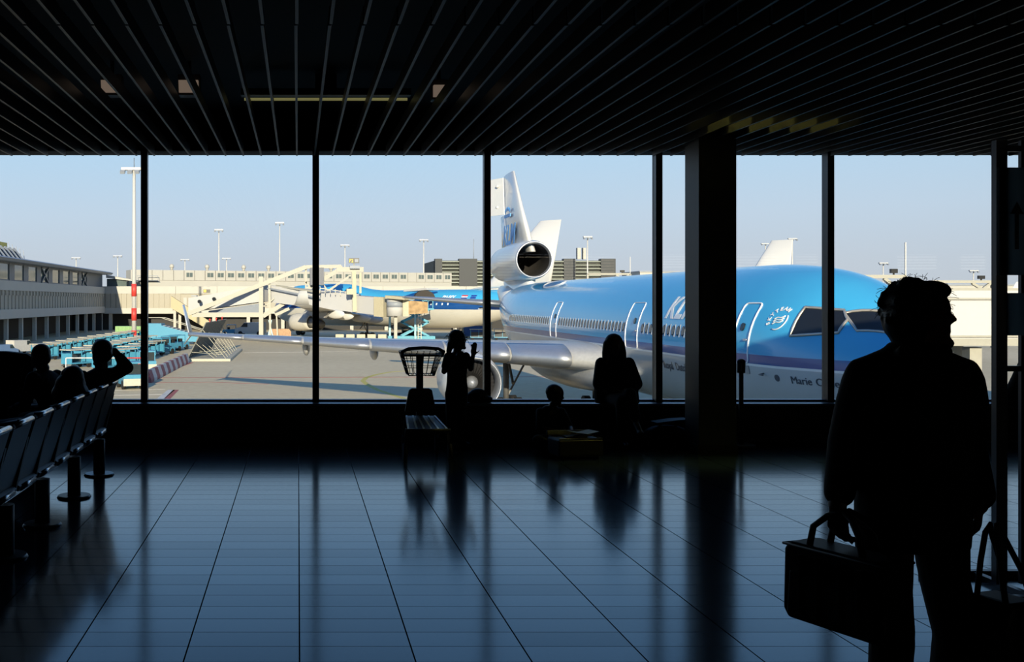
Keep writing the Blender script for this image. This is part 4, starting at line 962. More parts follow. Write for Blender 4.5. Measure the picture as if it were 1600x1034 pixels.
for y in (-1, 1):
    for z0, z1 in ((1.1, 3.4), (3.4, 5.4)): MB().beam((-2.2, y, z0), (2.2, y, z1), .3).build('scissor_arm', M_sblue, sc); MB().beam((2.2, y, z0), (-2.2, y, z1), .3).build('scissor_arm', M_sblue, sc)
MB().b2((-2.6, -1.4, 5.4), (3.0, 1.4, 5.65)).build('platform', M_sblue, sc); MB().beam((-4.2, -1, 1), (-4.2, -1, 4.6), .35).build('outrigger_post', mat('pale_blue_paint', (.25, .45, .5), .5), sc)
MB().beam((-.1, -1.6, .6), (-.1, -1.6, 4.6), .32).build('lift_ram', MATS['pale_blue_paint'], sc)
for x in (1.2, 2.0, 2.8): MB().beam((x, -1.4, 5.6), (x, -1.4, 7.0), .12).build('rail_post', M_sblue, sc)
MB().beam((1.0, -1.4, 6.9), (3.0, -1.4, 6.9), .12).build('guard_rail', M_sblue, sc)
ld = MB()
for x in (.35, .85): ld.b2((x-.06, -1.75, .3), (x+.06, -1.65, 6.6))
ld = ld.build('ladder', M_gcream, sc)
for k in range(14): MB().b2((.35, -1.74, .5+.44*k), (.85, -1.66, .58+.44*k)).build('rung', M_gcream, ld)
for x in (-3.2, 2.2):
    for y in (-1.1, 1.1): inst('wheel', whl, sc, (x, y, .45), PI/2, (1, 1.3, 1.3))
bp_ = empty('equipment_pallet', gpt(560, 533)); tag(bp_, 'low pale equipment pallets under the jumbo wing', 'pallet')
MB().b2((-4, -1, .2), (5, 1, .4)).build('deck', M_gear, bp_)
for k in range(5): MB().box((-3.2+1.8*k, 0, .8), (1.4, 1.4, .8)).build('crate', M_croof, bp_)
bl = empty('blue_container', gpt(742, 528)); tag(bl, 'dark blue cargo container under the jumbo tail beside the mullion', 'container')
MB().b2((-2, 0, .4), (2.4, 2, 2.2)).build('box', mat('container_blue', (.02, .07, .2), .6), bl); MB().b2((-2.4, -.2, 2.6), (3.2, 2.2, 3.0)).build('loader_deck', M_yelp, bl)
for x in (-2.2, 3.0): MB().b2((x-.1, .1, 0), (x+.1, .3, 2.6)).build('loader_post', M_yelp, bl)
MB().b2((-2.1, -.05, .25), (2.5, 2.05, .4)).build('pallet_base', M_gear, bl)
for x in (-1.5, 1.9):
    for y in (.3, 1.7): inst('wheel', whs, bl, (x, y, .24), PI/2)

# ------------------------------------------------------------------ people: one continuous skin grown from tapered limbs, clothes as children
def remesh(mb, voxel, name, m, parent=None, smooth=4):
    o = mb.build(name, m); md = o.modifiers.new('r', 'REMESH'); md.mode = 'VOXEL'; md.voxel_size = voxel
    ms = o.modifiers.new('s', 'SMOOTH'); ms.factor = .5; ms.iterations = smooth
    me = bpy.data.meshes.new_from_object(o.evaluated_get(bpy.context.evaluated_depsgraph_get()))
    old = o.data; o.modifiers.clear(); o.data = me; bpy.data.meshes.remove(old); me.name = name
    me.polygons.foreach_set('use_smooth', [True]*len(me.polygons))
    if not me.materials: me.materials.append(m)
    if parent: o.parent = parent
    return o
def chain(mb, pts):   # [(point, radius), ...]
    for (a, ra), (b, rb_) in zip(pts, pts[1:]): mb.cap(a, ra, b, rb_, 12)
    return mb
def torso(mb, rows, n=18):   # rows: (cx, cy, cz, rx, ry)
    return mb.loft([[Vector((cx+rx*math.cos(2*PI*i/n), cy+ry*math.sin(2*PI*i/n), cz)) for i in range(n)] for cx, cy, cz, rx, ry in rows])
def hand(mb, w, d, nrm, k=1.0, curl=.5, thumb=1, spread=.0):
    """palm and five fingers: w wrist, d finger direction, nrm palm side; k size"""
    w = Vector(w); d = Vector(d).normalized(); nrm = Vector(nrm); nrm = (nrm-d*nrm.dot(d)).normalized(); s = d.cross(nrm)*thumb
    lens = [(.040, .024, .018), (.045, .027, .019), (.042, .025, .018), (.032, .020, .016)]
    for i, off in enumerate((.030, .010, -.010, -.029)):
        kn = w+(d*(.085-.006*abs(i-1))+s*off)*k; mb.cap(w+(d*.01+s*off*.6)*k, .014*k, kn, .0115*k, 10)
        p = kn; dd = (d+s*spread*(1.5-i)).normalized(); r = .0095*k
        for j, L in enumerate(lens[i]):
            a = curl*(.7 if j == 0 else 1); ax = dd.cross(nrm).normalized(); dd = Matrix.Rotation(a, 3, ax) @ dd
            n2 = p+dd*L*k; mb.cap(p, r, n2, r*.9, 8); p = n2; r *= .92
            nrm_ = nrm
    p = w+(d*.022+s*.03)*k; dd = (d*.6+s*.75+nrm*.35).normalized(); r = .012*k
    for L in (.036, .030, .022):
        n2 = p+dd*L*k; mb.cap(p, r, n2, r*.88, 8); p = n2; r *= .9; dd = (dd+(d*.5-s*.15+nrm*.35)*(.6 if curl > .3 else .25)).normalized()
    return mb
def head(mb, c, face, k=1.0, tilt=0):
    """skull, face, nose, mouth, chin and ears; c centre of the skull, face = looking direction (x, y)"""
    c = Vector(c); f = Vector((face[0], face[1], tilt)).normalized(); s = Vector((-f.y, f.x, 0)).normalized(); u = s.cross(f)*-1
    if u.z < 0: u = -u
    R = Matrix((f, s, u)).transposed(); e = R.to_euler()
    def P(x, y, z): return c+(f*x+s*y+u*z)*k
    mb.ell(P(-.008, 0, .012), (.100*k, .077*k, .098*k), 16, 10, e); mb.ell(P(.038, 0, -.045), (.054*k, .058*k, .072*k), 14, 9, e)
    mb.ell(P(.082, 0, -.098), (.026*k, .030*k, .022*k), 10, 7, e); mb.ell(P(.064, 0, .022), (.025*k, .055*k, .018*k), 10, 7, e)
    mb.cap(P(.080, 0, .014), .009*k, P(.107, 0, -.016), .0115*k, 8); mb.ell(P(.092, 0, -.023), (.016*k, .019*k, .010*k), 8, 6, e)
    mb.ell(P(.084, 0, -.055), (.013*k, .024*k, .008*k), 8, 6, e); mb.ell(P(.083, 0, -.068), (.012*k, .020*k, .008*k), 8, 6, e)
    for y in (-1, 1):
        mb.ell(P(.0, .080*y, -.015), (.020*k, .010*k, .032*k), 8, 6, e); mb.ell(P(.070, .030*y, .0), (.012*k, .014*k, .010*k), 8, 6, e)
    return P
M_skin = mat('skin', (.16, .09, .06), .5, var=.04); M_hair = mat('dark_hair', (.010, .008, .007), .5, var=.2, scale=60)
M_jack = mat('black_wool', (.006, .006, .007), .85); M_trou = mat('dark_trousers', (.007, .008, .010), .85); M_shoe = mat('black_leather', (.008, .008, .008), .4)
M_shirt = mat('dark_shirt', (.02, .02, .022), .8); M_tee = mat('grey_top', (.02, .022, .026), .8)
def shoe(p, d, k=1.0, parent=None):
    d = Vector((d[0], d[1], 0)).normalized(); p = Vector(p); mb = MB().cap(p+Vector((0, 0, .04*k)), .038*k, p+d*.15*k+Vector((0, 0, .032*k)), .032*k, 10)
    mb.ell(p+d*.17*k+Vector((0, 0, .028*k)), (.042*k, .05*k, .028*k), 10, 7); mb.b2(p+Vector((-.036*k, -.036*k, 0)), p+Vector((.036*k, .036*k, .03*k)))
    return remesh(mb, .012*k, 'shoe', M_shoe, parent, 3)
def wisps(parent, c, rad, n, seed, zmin=-.3, L=.05, r=.0025):
    rr = random.Random(seed); c = Vector(c); mb = MB()
    for i in range(n):
        a = rr.uniform(0, 2*PI); t = rr.uniform(zmin, 1); q = math.sqrt(max(0, 1-t*t)); d = Vector((q*math.cos(a), q*math.sin(a), t))
        p = c+Vector((d.x*rad[0], d.y*rad[1], d.z*rad[2]))*.94; tg = Vector((rr.uniform(-1, 1), rr.uniform(-1, 1), rr.uniform(-.9, .6)))
        mb.tube([p, p+d*L*.4+tg*L*.2, p+d*L*.55+tg*L*.7, p+d*L*.5+tg*L*1.2], r, 4)
    return tag(mb.build('loose_strands', M_hair, parent), kind='stuff')

# ---- the man walking past in the foreground (faces us, head turned to the right)
MXo, MYo = 2.086, 3.48
def V(x, y, z): return Vector((MXo+x, MYo+y, z))
mb = MB(); hc = V(.030, 0, 1.508)
head(mb, hc, (1, -.12), 1.0, -.02)
chain(mb, [(V(.0, .01, 1.34), .06), (V(.012, .005, 1.44), .056)])
torso(mb, [(MXo, MYo, .80, .15, .10), (MXo, MYo, .95, .14, .095), (MXo, MYo, 1.15, .165, .11), (MXo, MYo, 1.30, .17, .095), (MXo, MYo, 1.35, .10, .07)])
for pts in ([(V(-.165, 0, 1.28), .052), (V(-.212, .02, 1.06), .042), (V(-.268, -.03, .865), .030)], [(V(.165, 0, 1.28), .052), (V(.205, .03, 1.06), .042), (V(.222, -.01, .86), .030)],
            [(V(-.085, 0, .80), .085), (V(-.082, -.03, .45), .056), (V(-.075, .02, .06), .038)], [(V(.085, 0, .80), .085), (V(.14, .0, .45), .056), (V(.215, .16, .08), .038)]): chain(mb, pts)
hand(mb, V(-.270, -.035, .862), (-.02, -.05, -1), (.85, .5, 0), .95, .95, 1)
hand(mb, V(.220, -.012, .862), (-.12, -.1, -1), (-.75, .6, 0), .95, .9, -1)
man = remesh(mb, .0075, 'person', M_skin, None, 3); tag(man, 'man in a dark jacket walking with a bag in each hand, head turned aside', 'person')
mb = MB()
torso(mb, [(MXo+.005, MYo, .715, .182, .125), (MXo+.004, MYo, .80, .19, .13), (MXo, MYo, .95, .185, .13), (MXo, MYo, 1.12, .20, .135), (MXo+.003, MYo, 1.25, .215, .125), (MXo+.004, MYo, 1.315, .228, .105), (MXo+.004, MYo, 1.348, .208, .085), (MXo+.004, MYo, 1.366, .155, .08), (MXo+.006, MYo, 1.392, .092, .078), (MXo+.008, MYo, 1.412, .076, .072)])
chain(mb, [(V(-.166, 0, 1.278), .066), (V(-.192, .0, 1.20), .062), (V(-.212, .02, 1.06), .060), (V(-.256, -.02, .905), .050)])
chain(mb, [(V(.174, 0, 1.278), .066), (V(.192, .0, 1.20), .062), (V(.202, .03, 1.06), .062), (V(.222, -.005, .895), .054)])
for x in (-1, 1): chain(mb, [(V(.045*x, -.115, .98), .02), (V(.075*x, -.125, 1.2), .028), (V(.07*x, -.07, 1.385), .022)])
jk = remesh(mb, .009, 'jacket', M_jack, man, 3)
MB().add([V(-.03, -.137, 1.02), V(.03, -.137, 1.02), V(.05, -.105, 1.37), V(-.05, -.105, 1.37), V(-.03, -.12, 1.02), V(.03, -.12, 1.02), V(.05, -.085, 1.37), V(-.05, -.085, 1.37)], [(0, 1, 2, 3), (7, 6, 5, 4), (0, 4, 5, 1), (2, 6, 7, 3), (1, 5, 6, 2), (3, 7, 4, 0)]).build('shirt_front', M_shirt, man)
mb = MB(); torso(mb, [(MXo, MYo, .72, .165, .11), (MXo, MYo, .80, .17, .115), (MXo, MYo, .92, .16, .11)])
chain(mb, [(V(-.10, 0, .74), .086), (V(-.092, -.01, .58), .078), (V(-.084, -.03, .42), .069), (V(-.076, .02, .09), .064)]); chain(mb, [(V(.098, 0, .74), .086), (V(.112, 0, .60), .076), (V(.155, .0, .42), .074), (V(.22, .16, .10), .066)])
remesh(mb, .009, 'trousers', M_trou, man, 3)
shoe(V(-.075, .03, 0), (-.1, -1), 1.05, man); shoe(V(.215, .18, .02), (.1, -1), 1.05, man)
mb = MB(); mb.ell(hc+Vector((-.028, 0, .036)), (.094, .090, .084), 16, 10); mb.ell(hc+Vector((-.052, 0, -.02)), (.070, .084, .085), 14, 9); mb.ell(hc+Vector((-.045, 0, -.075)), (.050, .07, .05), 12, 8); mb.ell(hc+Vector((.034, -.0, .078)), (.058, .074, .036), 12, 8)
rr = random.Random(3)
for i in range(60):
    a = rr.uniform(0, 2*PI); t = rr.uniform(-.8, 1); q = math.sqrt(1-t*t); d = Vector((q*math.cos(a), q*math.sin(a), t))
    if d.x > .35 and t < .55: continue
    mb.ell(hc+Vector((-.030+d.x*.094, d.y*.088, .022+d.z*.092)), rr.uniform(.012, .020), 8, 6)
hr = remesh(mb, .007, 'hair', M_hair, man, 2)
wisps(hr, hc+Vector((-.022, 0, .03)), (.108, .10, .098), 260, 5, -.4, .020, .0008)

# ---- his two bags
M_bag = mat('black_nylon', (.010, .010, .012), .55, var=.2, scale=30); M_trim = mat('bag_piping', (.035, .037, .042), .4)
bagp = V(-.250, -.05, 0); bag = empty('briefcase', (bagp.x, bagp.y, .455), math.radians(24)); tag(bag, 'soft black briefcase with ribbed flap in the right hand of the walking man', 'bag')
MB().prism([(-.19, .03), (-.17, 0), (.17, 0), (.19, .03), (.185, .24), (.165, .265), (-.165, .265), (-.185, .24)], 0, -.075, .075).build('body', M_bag, bag, .012)
for x in (-.0785, .0785):
    MB().prism([(-.16, .02), (.16, .02), (.15, .17), (-.15, .17)], 0, x-.012, x+.012).build('front_pocket', M_bag, bag, .006)
    for y in (-.11, -.04, .04, .11): MB().b2((x-.017, y-.006, .03), (x+.017, y+.006, .23)).build('rib', M_trim, bag)
for x in (-.05, .05):
    tp = Vector((0, 0, .42)); MB().tube([(x, -.10, .262), (x, -.085, .33), (x*.6, -.045, .372), (x*.3, 0, .392), (x*.6, .045, .372), (x, .085, .33), (x, .10, .262)], .011, 8).build('handle', M_bag, bag)
MB().tube([(-.076, -.185, .255), (.076, -.185, .255), (.076, .185, .255), (-.076, .185, .255)], .005, 6, True).build('piping', M_trim, bag)
b2p = V(.270, -.06, 0); bag2 = empty('tote_bag', (b2p.x, b2p.y, .18), math.radians(18)); tag(bag2, 'dark soft tote bag with two straps in the left hand of the walking man', 'bag')
MB().prism([(-.13, 0), (.16, 0), (.165, .10), (.10, .34), (.06, .385), (-.07, .385), (-.11, .30)], 1, -.085, .085).build('body', M_bag, bag2, .02)
for y in (-.05, .05):
    MB().tube([(-.055, y, .38), (-.058, y*.7, .50), (-.055, y*.4, .60), (-.045, y*.2, .628), (-.03, y*.4, .60), (.035, y*.7, .48), (.065, y, .37)], .009, 8).build('strap', M_bag, bag2)
for k in range(4): MB().b2((-.05+.035*k, -.095, .22), (-.035+.035*k, -.085, .36)).build('pleat', M_trim, bag2)

# ---- girl standing at the window, hand raised
GX_, GY_ = 1.70, 10.95
def W(x, y, z): return Vector((GX_+x, GY_+y, z))
mb = MB(); ghc = W(.015, 0, 1.135); head(mb, ghc, (1, .45), .90, 0)
chain(mb, [(W(0, 0, .98), .045), (W(.008, 0, 1.06), .042)]); torso(mb, [(GX_, GY_, .58, .11, .08), (GX_, GY_, .72, .095, .075), (GX_, GY_, .88, .11, .08), (GX_, GY_, .97, .10, .07), (GX_, GY_, 1.0, .05, .045)])
chain(mb, [(W(-.095, -.01, .955), .040), (W(-.145, -.05, .80), .032), (W(-.03, -.12, .93), .026)]); chain(mb, [(W(.10, .02, .955), .040), (W(.155, .05, .82), .031), (W(.182, .06, .96), .024)])
hand(mb, W(.183, .06, .965), (.12, .0, 1), (-.6, -1, 0), .86, .22, 1, .10); hand(mb, W(-.025, -.122, .935), (.5, -.1, .8), (.7, .6, -.2), .75, .6, 1)
chain(mb, [(W(-.055, 0, .58), .065), (W(-.055, .01, .32), .045), (W(-.055, .01, .05), .03)]); chain(mb, [(W(.05, 0, .58), .065), (W(.04, .02, .32), .045), (W(.03, .03, .05), .03)])
girl = remesh(mb, .010, 'person', M_skin, None, 3); tag(girl, 'girl with a ponytail standing at the window raising one hand', 'person')
mb = MB(); torso(mb, [(GX_, GY_, .66, .112, .085), (GX_, GY_, .76, .106, .082), (GX_, GY_, .88, .118, .086), (GX_, GY_, .965, .11, .075), (GX_, GY_, 1.0, .06, .05)])
chain(mb, [(W(-.095, -.01, .955), .048), (W(-.13, -.035, .85), .044)]); chain(mb, [(W(.10, .02, .955), .048), (W(.135, .04, .87), .044)]); remesh(mb, .011, 'shirt', M_tee, girl, 3)
mb = MB(); torso(mb, [(GX_, GY_, .50, .115, .085), (GX_, GY_, .6, .12, .09), (GX_, GY_, .70, .108, .083)]); chain(mb, [(W(-.058, 0, .56), .072), (W(-.056, .01, .32), .06), (W(-.056, .01, .07), .056)]); chain(mb, [(W(.05, 0, .56), .072), (W(.042, .02, .32), .06), (W(.032, .03, .07), .056)])
remesh(mb, .011, 'trousers', M_trou, girl, 3); shoe(W(-.055, 0, 0), (.3, -1), .85, girl); shoe(W(.03, .02, 0), (.6, -.8), .85, girl)
mb = MB(); mb.ell(ghc+Vector((-.018, -.005, .022)), (.094, .082, .088), 14, 9); mb.ell(ghc+Vector((-.055, -.02, -.02)), (.055, .07, .075), 12, 8); chain(mb, [(ghc+Vector((-.085, -.02, -.04)), .036), (ghc+Vector((-.105, -.03, -.12)), .030), (ghc+Vector((-.11, -.03, -.20)), .014)])
hr = remesh(mb, .010, 'hair', M_hair, girl, 2); wisps(hr, ghc+Vector((-.02, 0, .01)), (.095, .085, .09), 50, 8, -.3, .035, .0025)

# ---- boy sitting on the floor by the sill, reading
BX, BY = 2.66, 10.75
def B_(x, y, z): return Vector((BX+x, BY+y, z))
mb = MB(); bhc = B_(.045, -.02, .575); head(mb, bhc, (.8, -.6), .86, -.35)
chain(mb, [(B_(.0, .03, .40), .045), (B_(.03, .0, .48), .04)]); torso(mb, [(BX, BY+.02, .03, .12, .10), (BX, BY+.03, .15, .105, .09), (BX, BY+.03, .30, .115, .085), (BX, BY+.03, .39, .10, .07), (BX, BY+.03, .43, .05, .045)])
chain(mb, [(B_(-.11, .02, .38), .042), (B_(-.14, -.08, .22), .033), (B_(.02, -.22, .20), .026)]); chain(mb, [(B_(.11, .02, .38), .042), (B_(.17, -.1, .23), .033), (B_(.14, -.24, .22), .026)])
hand(mb, B_(.02, -.22, .20), (.8, -.5, .1), (0, 0, -1), .75, .4, 1); hand(mb, B_(.14, -.24, .22), (.2, -.9, .1), (0, 0, -1), .75, .4, -1)
chain(mb, [(B_(-.06, 0, .07), .07), (B_(-.2, -.25, .12), .05), (B_(.0, -.36, .06), .035)]); chain(mb, [(B_(.07, 0, .07), .07), (B_(.24, -.22, .12), .05), (B_(.06, -.38, .06), .035)])
boy = remesh(mb, .010, 'person', M_skin, None, 3); tag(boy, 'small boy sitting cross-legged on the floor below the window', 'person')
mb = MB(); torso(mb, [(BX, BY+.02, .05, .128, .108), (BX, BY+.03, .2, .118, .1), (BX, BY+.03, .32, .13, .095), (BX, BY+.03, .40, .11, .078), (BX, BY+.03, .45, .06, .055)]); chain(mb, [(B_(-.11, .02, .38), .05), (B_(-.14, -.08, .22), .042)]); chain(mb, [(B_(.11, .02, .38), .05), (B_(.17, -.1, .23), .042)])
remesh(mb, .011, 'sweater', M_tee, boy, 3)
mb = MB(); chain(mb, [(B_(-.06, 0, .08), .078), (B_(-.2, -.25, .12), .06), (B_(-.02, -.35, .065), .045)]); chain(mb, [(B_(.07, 0, .08), .078), (B_(.24, -.22, .12), .06), (B_(.08, -.37, .065), .045)]); remesh(mb, .011, 'trousers', M_trou, boy, 3)
mb = MB(); mb.ell(bhc+Vector((-.018, .015, .022)), (.090, .086, .082), 14, 9); mb.ell(bhc+Vector((-.035, .03, -.01)), (.06, .06, .07), 12, 8); remesh(mb, .010, 'hair', M_hair, boy, 2)

# ---- woman sitting on the sill, legs crossed
QX, QY = 3.50, 11.32
def Q(x, y, z): return Vector((QX+x, QY+y, z))
mb = MB(); qhc = Q(-.02, -.05, 1.075); head(mb, qhc, (.1, -1), .97, -.1)
chain(mb, [(Q(-.01, -.02, .90), .05), (Q(-.015, -.03, .99), .046)]); torso(mb, [(QX, QY-.05, .43, .16, .12), (QX, QY-.03, .6, .135, .1), (QX, QY-.02, .78, .15, .1), (QX, QY-.02, .88, .14, .08), (QX, QY-.02, .93, .06, .055)])
chain(mb, [(Q(-.17, -.02, .86), .05), (Q(-.22, -.1, .64), .04), (Q(-.03, -.28, .56), .03)]); chain(mb, [(Q(.17, -.02, .86), .05), (Q(.225, -.1, .64), .04), (Q(.05, -.29, .57), .03)])
hand(mb, Q(-.03, -.28, .56), (.9, -.2, 0), (0, 0, -1), .85, .5, 1); hand(mb, Q(.05, -.29, .57), (-.9, -.2, 0), (0, 0, -1), .85, .5, -1)
chain(mb, [(Q(-.09, -.05, .46), .085), (Q(-.06, -.45, .47), .06), (Q(-.04, -.40, .07), .038)]); chain(mb, [(Q(.09, -.05, .48), .085), (Q(.02, -.46, .56), .06), (Q(.03, -.62, .30), .038)])
wom = remesh(mb, .010, 'person', M_skin, None, 3); tag(wom, 'long-haired woman sitting on the window ledge with legs crossed', 'person')
mb = MB(); torso(mb, [(QX+.01, QY-.06, .425, .245, .16), (QX, QY-.05, .56, .245, .15), (QX, QY-.03, .70, .215, .13), (QX, QY-.02, .84, .19, .11), (QX, QY-.02, .90, .13, .08), (QX, QY-.02, .95, .06, .06)])
chain(mb, [(Q(-.15, -.02, .86), .07), (Q(-.205, -.09, .64), .065), (Q(-.07, -.26, .56), .05)]); chain(mb, [(Q(.15, -.02, .86), .07), (Q(.215, -.09, .64), .065), (Q(.09, -.27, .57), .05)]); remesh(mb, .012, 'coat', M_jack, wom, 4)
mb = MB(); torso(mb, [(QX, QY-.05, .415, .17, .13), (QX, QY-.05, .5, .17, .13)]); chain(mb, [(Q(-.09, -.05, .49), .09), (Q(-.06, -.45, .48), .072), (Q(-.04, -.40, .10), .058)]); chain(mb, [(Q(.09, -.05, .50), .09), (Q(.02, -.46, .56), .072), (Q(.03, -.60, .34), .056)]); remesh(mb, .012, 'trousers', M_trou, wom, 3)
sh = shoe(Q(-.04, -.39, 0), (0, -1), .95, wom)
mb = MB().cap(Q(.03, -.63, .27), .036, Q(.035, -.73, .20), .03, 10).ell(Q(.036, -.75, .185), (.038, .045, .03)); remesh(mb, .012, 'shoe', mat('pale_trainer', (.10, .11, .12), .5), wom, 3)
mb = MB(); mb.ell(qhc+Vector((0, .015, .02)), (.100, .098, .098), 14, 9)
for x in (-1, 1): chain(mb, [(qhc+Vector((.075*x, .01, .0)), .045), (qhc+Vector((.088*x, .0, -.10)), .046), (qhc+Vector((.098*x, -.01, -.20)), .035)])
chain(mb, [(qhc+Vector((0, .06, 0)), .07), (qhc+Vector((0, .06, -.18)), .075)]); hr = remesh(mb, .010, 'hair', M_hair, wom, 2)

# ---- seated passengers at the left
def seated(px, py, d, face, lean, label, arm=None, k=1.0, shoulders=.19, hip_at=None, bulk=1.0):
    h = at(px, py, d); mb = MB(); hx = Vector((face[0], face[1], 0)).normalized(); side = Vector((-hx.y, hx.x, 0))
    P0 = h; head(mb, h, face, k*1.0, -.1); nb = h-Vector((0, 0, .125*k))-hx*lean*.2
    hip = Vector((nb.x, nb.y, .47))-hx*lean*.9
    if hip_at: hip = Vector((*hip_at, .47))
    chain(mb, [(nb, .062), (h-Vector((0, 0, .06)), .058)])
    ax = nb-Vector((0, 0, .035)); n = 16; rows = []
    for t, rx, ry in ((0, .17, .12), (.3, .15, .11), (.65, .18, .12), (.9, .17, .09), (1, .07, .06)):
        c = hip.lerp(ax, t); rows.append([c+side*rx*math.cos(2*PI*i/n)+hx*ry*math.sin(2*PI*i/n) for i in range(n)])
    mb.loft(rows); sl = []
    for sg_ in (-1, 1):
        s0 = hip.lerp(ax, .88)+side*shoulders*.85*sg_
        if arm and arm[0] == sg_: el, wr = Vector(arm[1]), Vector(arm[2])
        else: el = s0+side*.05*sg_-Vector((0, 0, .26))+hx*.06; wr = el+hx*.22-Vector((0, 0, .04))-side*.06*sg_
        chain(mb, [(s0, .055), (el, .043), (wr, .032)]); hand(mb, wr, (wr-el) if not arm or arm[0] != sg_ else (h-wr), -side*sg_, .9, .7, sg_)
        kn = hip+hx*.45+side*.09*sg_; kn.z = .48; ft = Vector((kn.x, kn.y, .05))+hx*.05
        chain(mb, [(hip+side*.09*sg_+Vector((0, 0, .06)), .085), (kn, .06), (ft, .04)]); sl.append((s0, el, wr, kn, ft))
    o = remesh(mb, .011, 'person', M_skin, None, 3); tag(o, label, 'person')
    mb = MB(); rows = []
    for t, rx, ry in ((0, .19, .14), (.3, .175, .13), (.65, .205*bulk, .14*bulk), (.86, .21*bulk, .11*bulk), (.95, .16*bulk, .09*bulk), (1.04, .08*bulk, .075*bulk)):
        c = hip.lerp(ax, t); rows.append([c+side*rx*math.cos(2*PI*i/n)+hx*ry*math.sin(2*PI*i/n) for i in range(n)])
    mb.loft(rows)
    for s0, el, wr, kn, ft in sl: chain(mb, [(s0, .066), (el, .058), (el.lerp(wr, .6), .048)])
    remesh(mb, .012, 'jacket', M_jack, o, 3); mb = MB()
    for s0, el, wr, kn, ft in sl: chain(mb, [(hip+(kn-hip)*.1+Vector((0, 0, .05)), .095), (kn, .072), (ft+Vector((0, 0, .04)), .055)])
    remesh(mb, .012, 'trousers', M_trou, o, 3)
    for s0, el, wr, kn, ft in sl: shoe((ft.x, ft.y, 0), (hx.x, hx.y), 1.0, o)
    mb = MB(); mb.ell(h+Vector((0, 0, .025))-hx*.022, (.092, .092, .088), 14, 9); mb.ell(h-hx*.055-Vector((0, 0, .02)), (.07, .07, .075), 12, 8)
    if bulk > 1.1: mb.ell(h-Vector((0, 0, .05)), (.13, .13, .11), 14, 9); mb.ell(h-Vector((0, 0, .12)), (.16, .15, .11), 14, 9)
    remesh(mb, .010, 'hair', M_hair, o, 2)
    return o
el = at(199, 574, 9.25); wr = at(179, 548, 9.25)
s1 = seated(158, 549, 9.15, (-.75, .66), .02, 'seated passenger raising an elbow beside the head, at the end of the seat row', arm=(-1, el, wr), k=1.05, hip_at=(-2.06, 8.98))
s2 = seated(62, 555, 9.75, (-.9, .5), .22, 'seated passenger with bowed head behind the seat row, further left', k=.98)
s3 = seated(110, 592, 8.45, (-1, .15), .30, 'long-haired hunched passenger in the middle of the seat row', k=.98, hip_at=(-2.08, 8.45), bulk=1.2)

# ---- person cut off by the right edge
EX, EY = 4.44, 5.97
def E_(x, y, z): return Vector((EX+x, EY+y, z))
mb = MB(); ehc = E_(.05, 0, 1.42); head(mb, ehc, (.3, -1), .95, 0); chain(mb, [(E_(.03, 0, 1.24), .055), (E_(.04, 0, 1.34), .05)])
torso(mb, [(EX, EY, .72, .15, .1), (EX, EY, .9, .135, .095), (EX, EY, 1.1, .155, .1), (EX, EY, 1.2, .15, .085), (EX, EY, 1.26, .07, .06)])
chain(mb, [(E_(-.165, 0, 1.19), .052), (E_(-.235, .04, .98), .042), (E_(-.08, -.16, .95), .032)]); chain(mb, [(E_(.165, 0, 1.19), .052), (E_(.21, .03, .94), .042), (E_(.22, -.05, .74), .032)])
hand(mb, E_(-.08, -.16, .95), (.9, -.2, .1), (0, .3, -1), .9, .8, 1); hand(mb, E_(.22, -.05, .74), (0, -.1, -1), (-1, 0, 0), .9, .5, -1)
chain(mb, [(E_(-.085, 0, .74), .085), (E_(-.085, -.02, .42), .058), (E_(-.085, .02, .06), .038)]); chain(mb, [(E_(.085, 0, .74), .085), (E_(.085, .0, .42), .058), (E_(.085, .03, .06), .038)])
ep = remesh(mb, .011, 'person', M_skin, None, 3); tag(ep, 'dark-coated person standing behind the sign, cut off by the right edge', 'person')
mb = MB(); torso(mb, [(EX, EY, .55, .165, .13), (EX, EY, .75, .17, .125), (EX, EY, .95, .165, .12), (EX, EY, 1.12, .185, .12), (EX, EY, 1.21, .175, .1), (EX, EY, 1.28, .08, .07)]); chain(mb, [(E_(-.16, 0, 1.18), .068), (E_(-.235, .04, .98), .062), (E_(-.12, -.13, .955), .05)]); chain(mb, [(E_(.16, 0, 1.18), .068), (E_(.21, .03, .94), .062), (E_(.22, -.03, .79), .05)])
remesh(mb, .012, 'coat', M_jack, ep, 3); mb = MB(); chain(mb, [(E_(-.085, 0, .70), .095), (E_(-.085, -.02, .42), .075), (E_(-.085, .02, .09), .06)]); chain(mb, [(E_(.085, 0, .70), .095), (E_(.085, .0, .42), .075), (E_(.085, .03, .09), .06)]); remesh(mb, .012, 'trousers', M_trou, ep, 3)
shoe(E_(-.085, .02, 0), (0, -1), 1, ep); shoe(E_(.085, .03, 0), (0, -1), 1, ep); mb = MB(); mb.ell(ehc+Vector((-.005, .02, .025)), (.094, .1, .09), 14, 9); mb.ell(ehc+Vector((-.01, .05, -.03)), (.08, .065, .09), 12, 8); remesh(mb, .010, 'hair', M_hair, ep, 2)

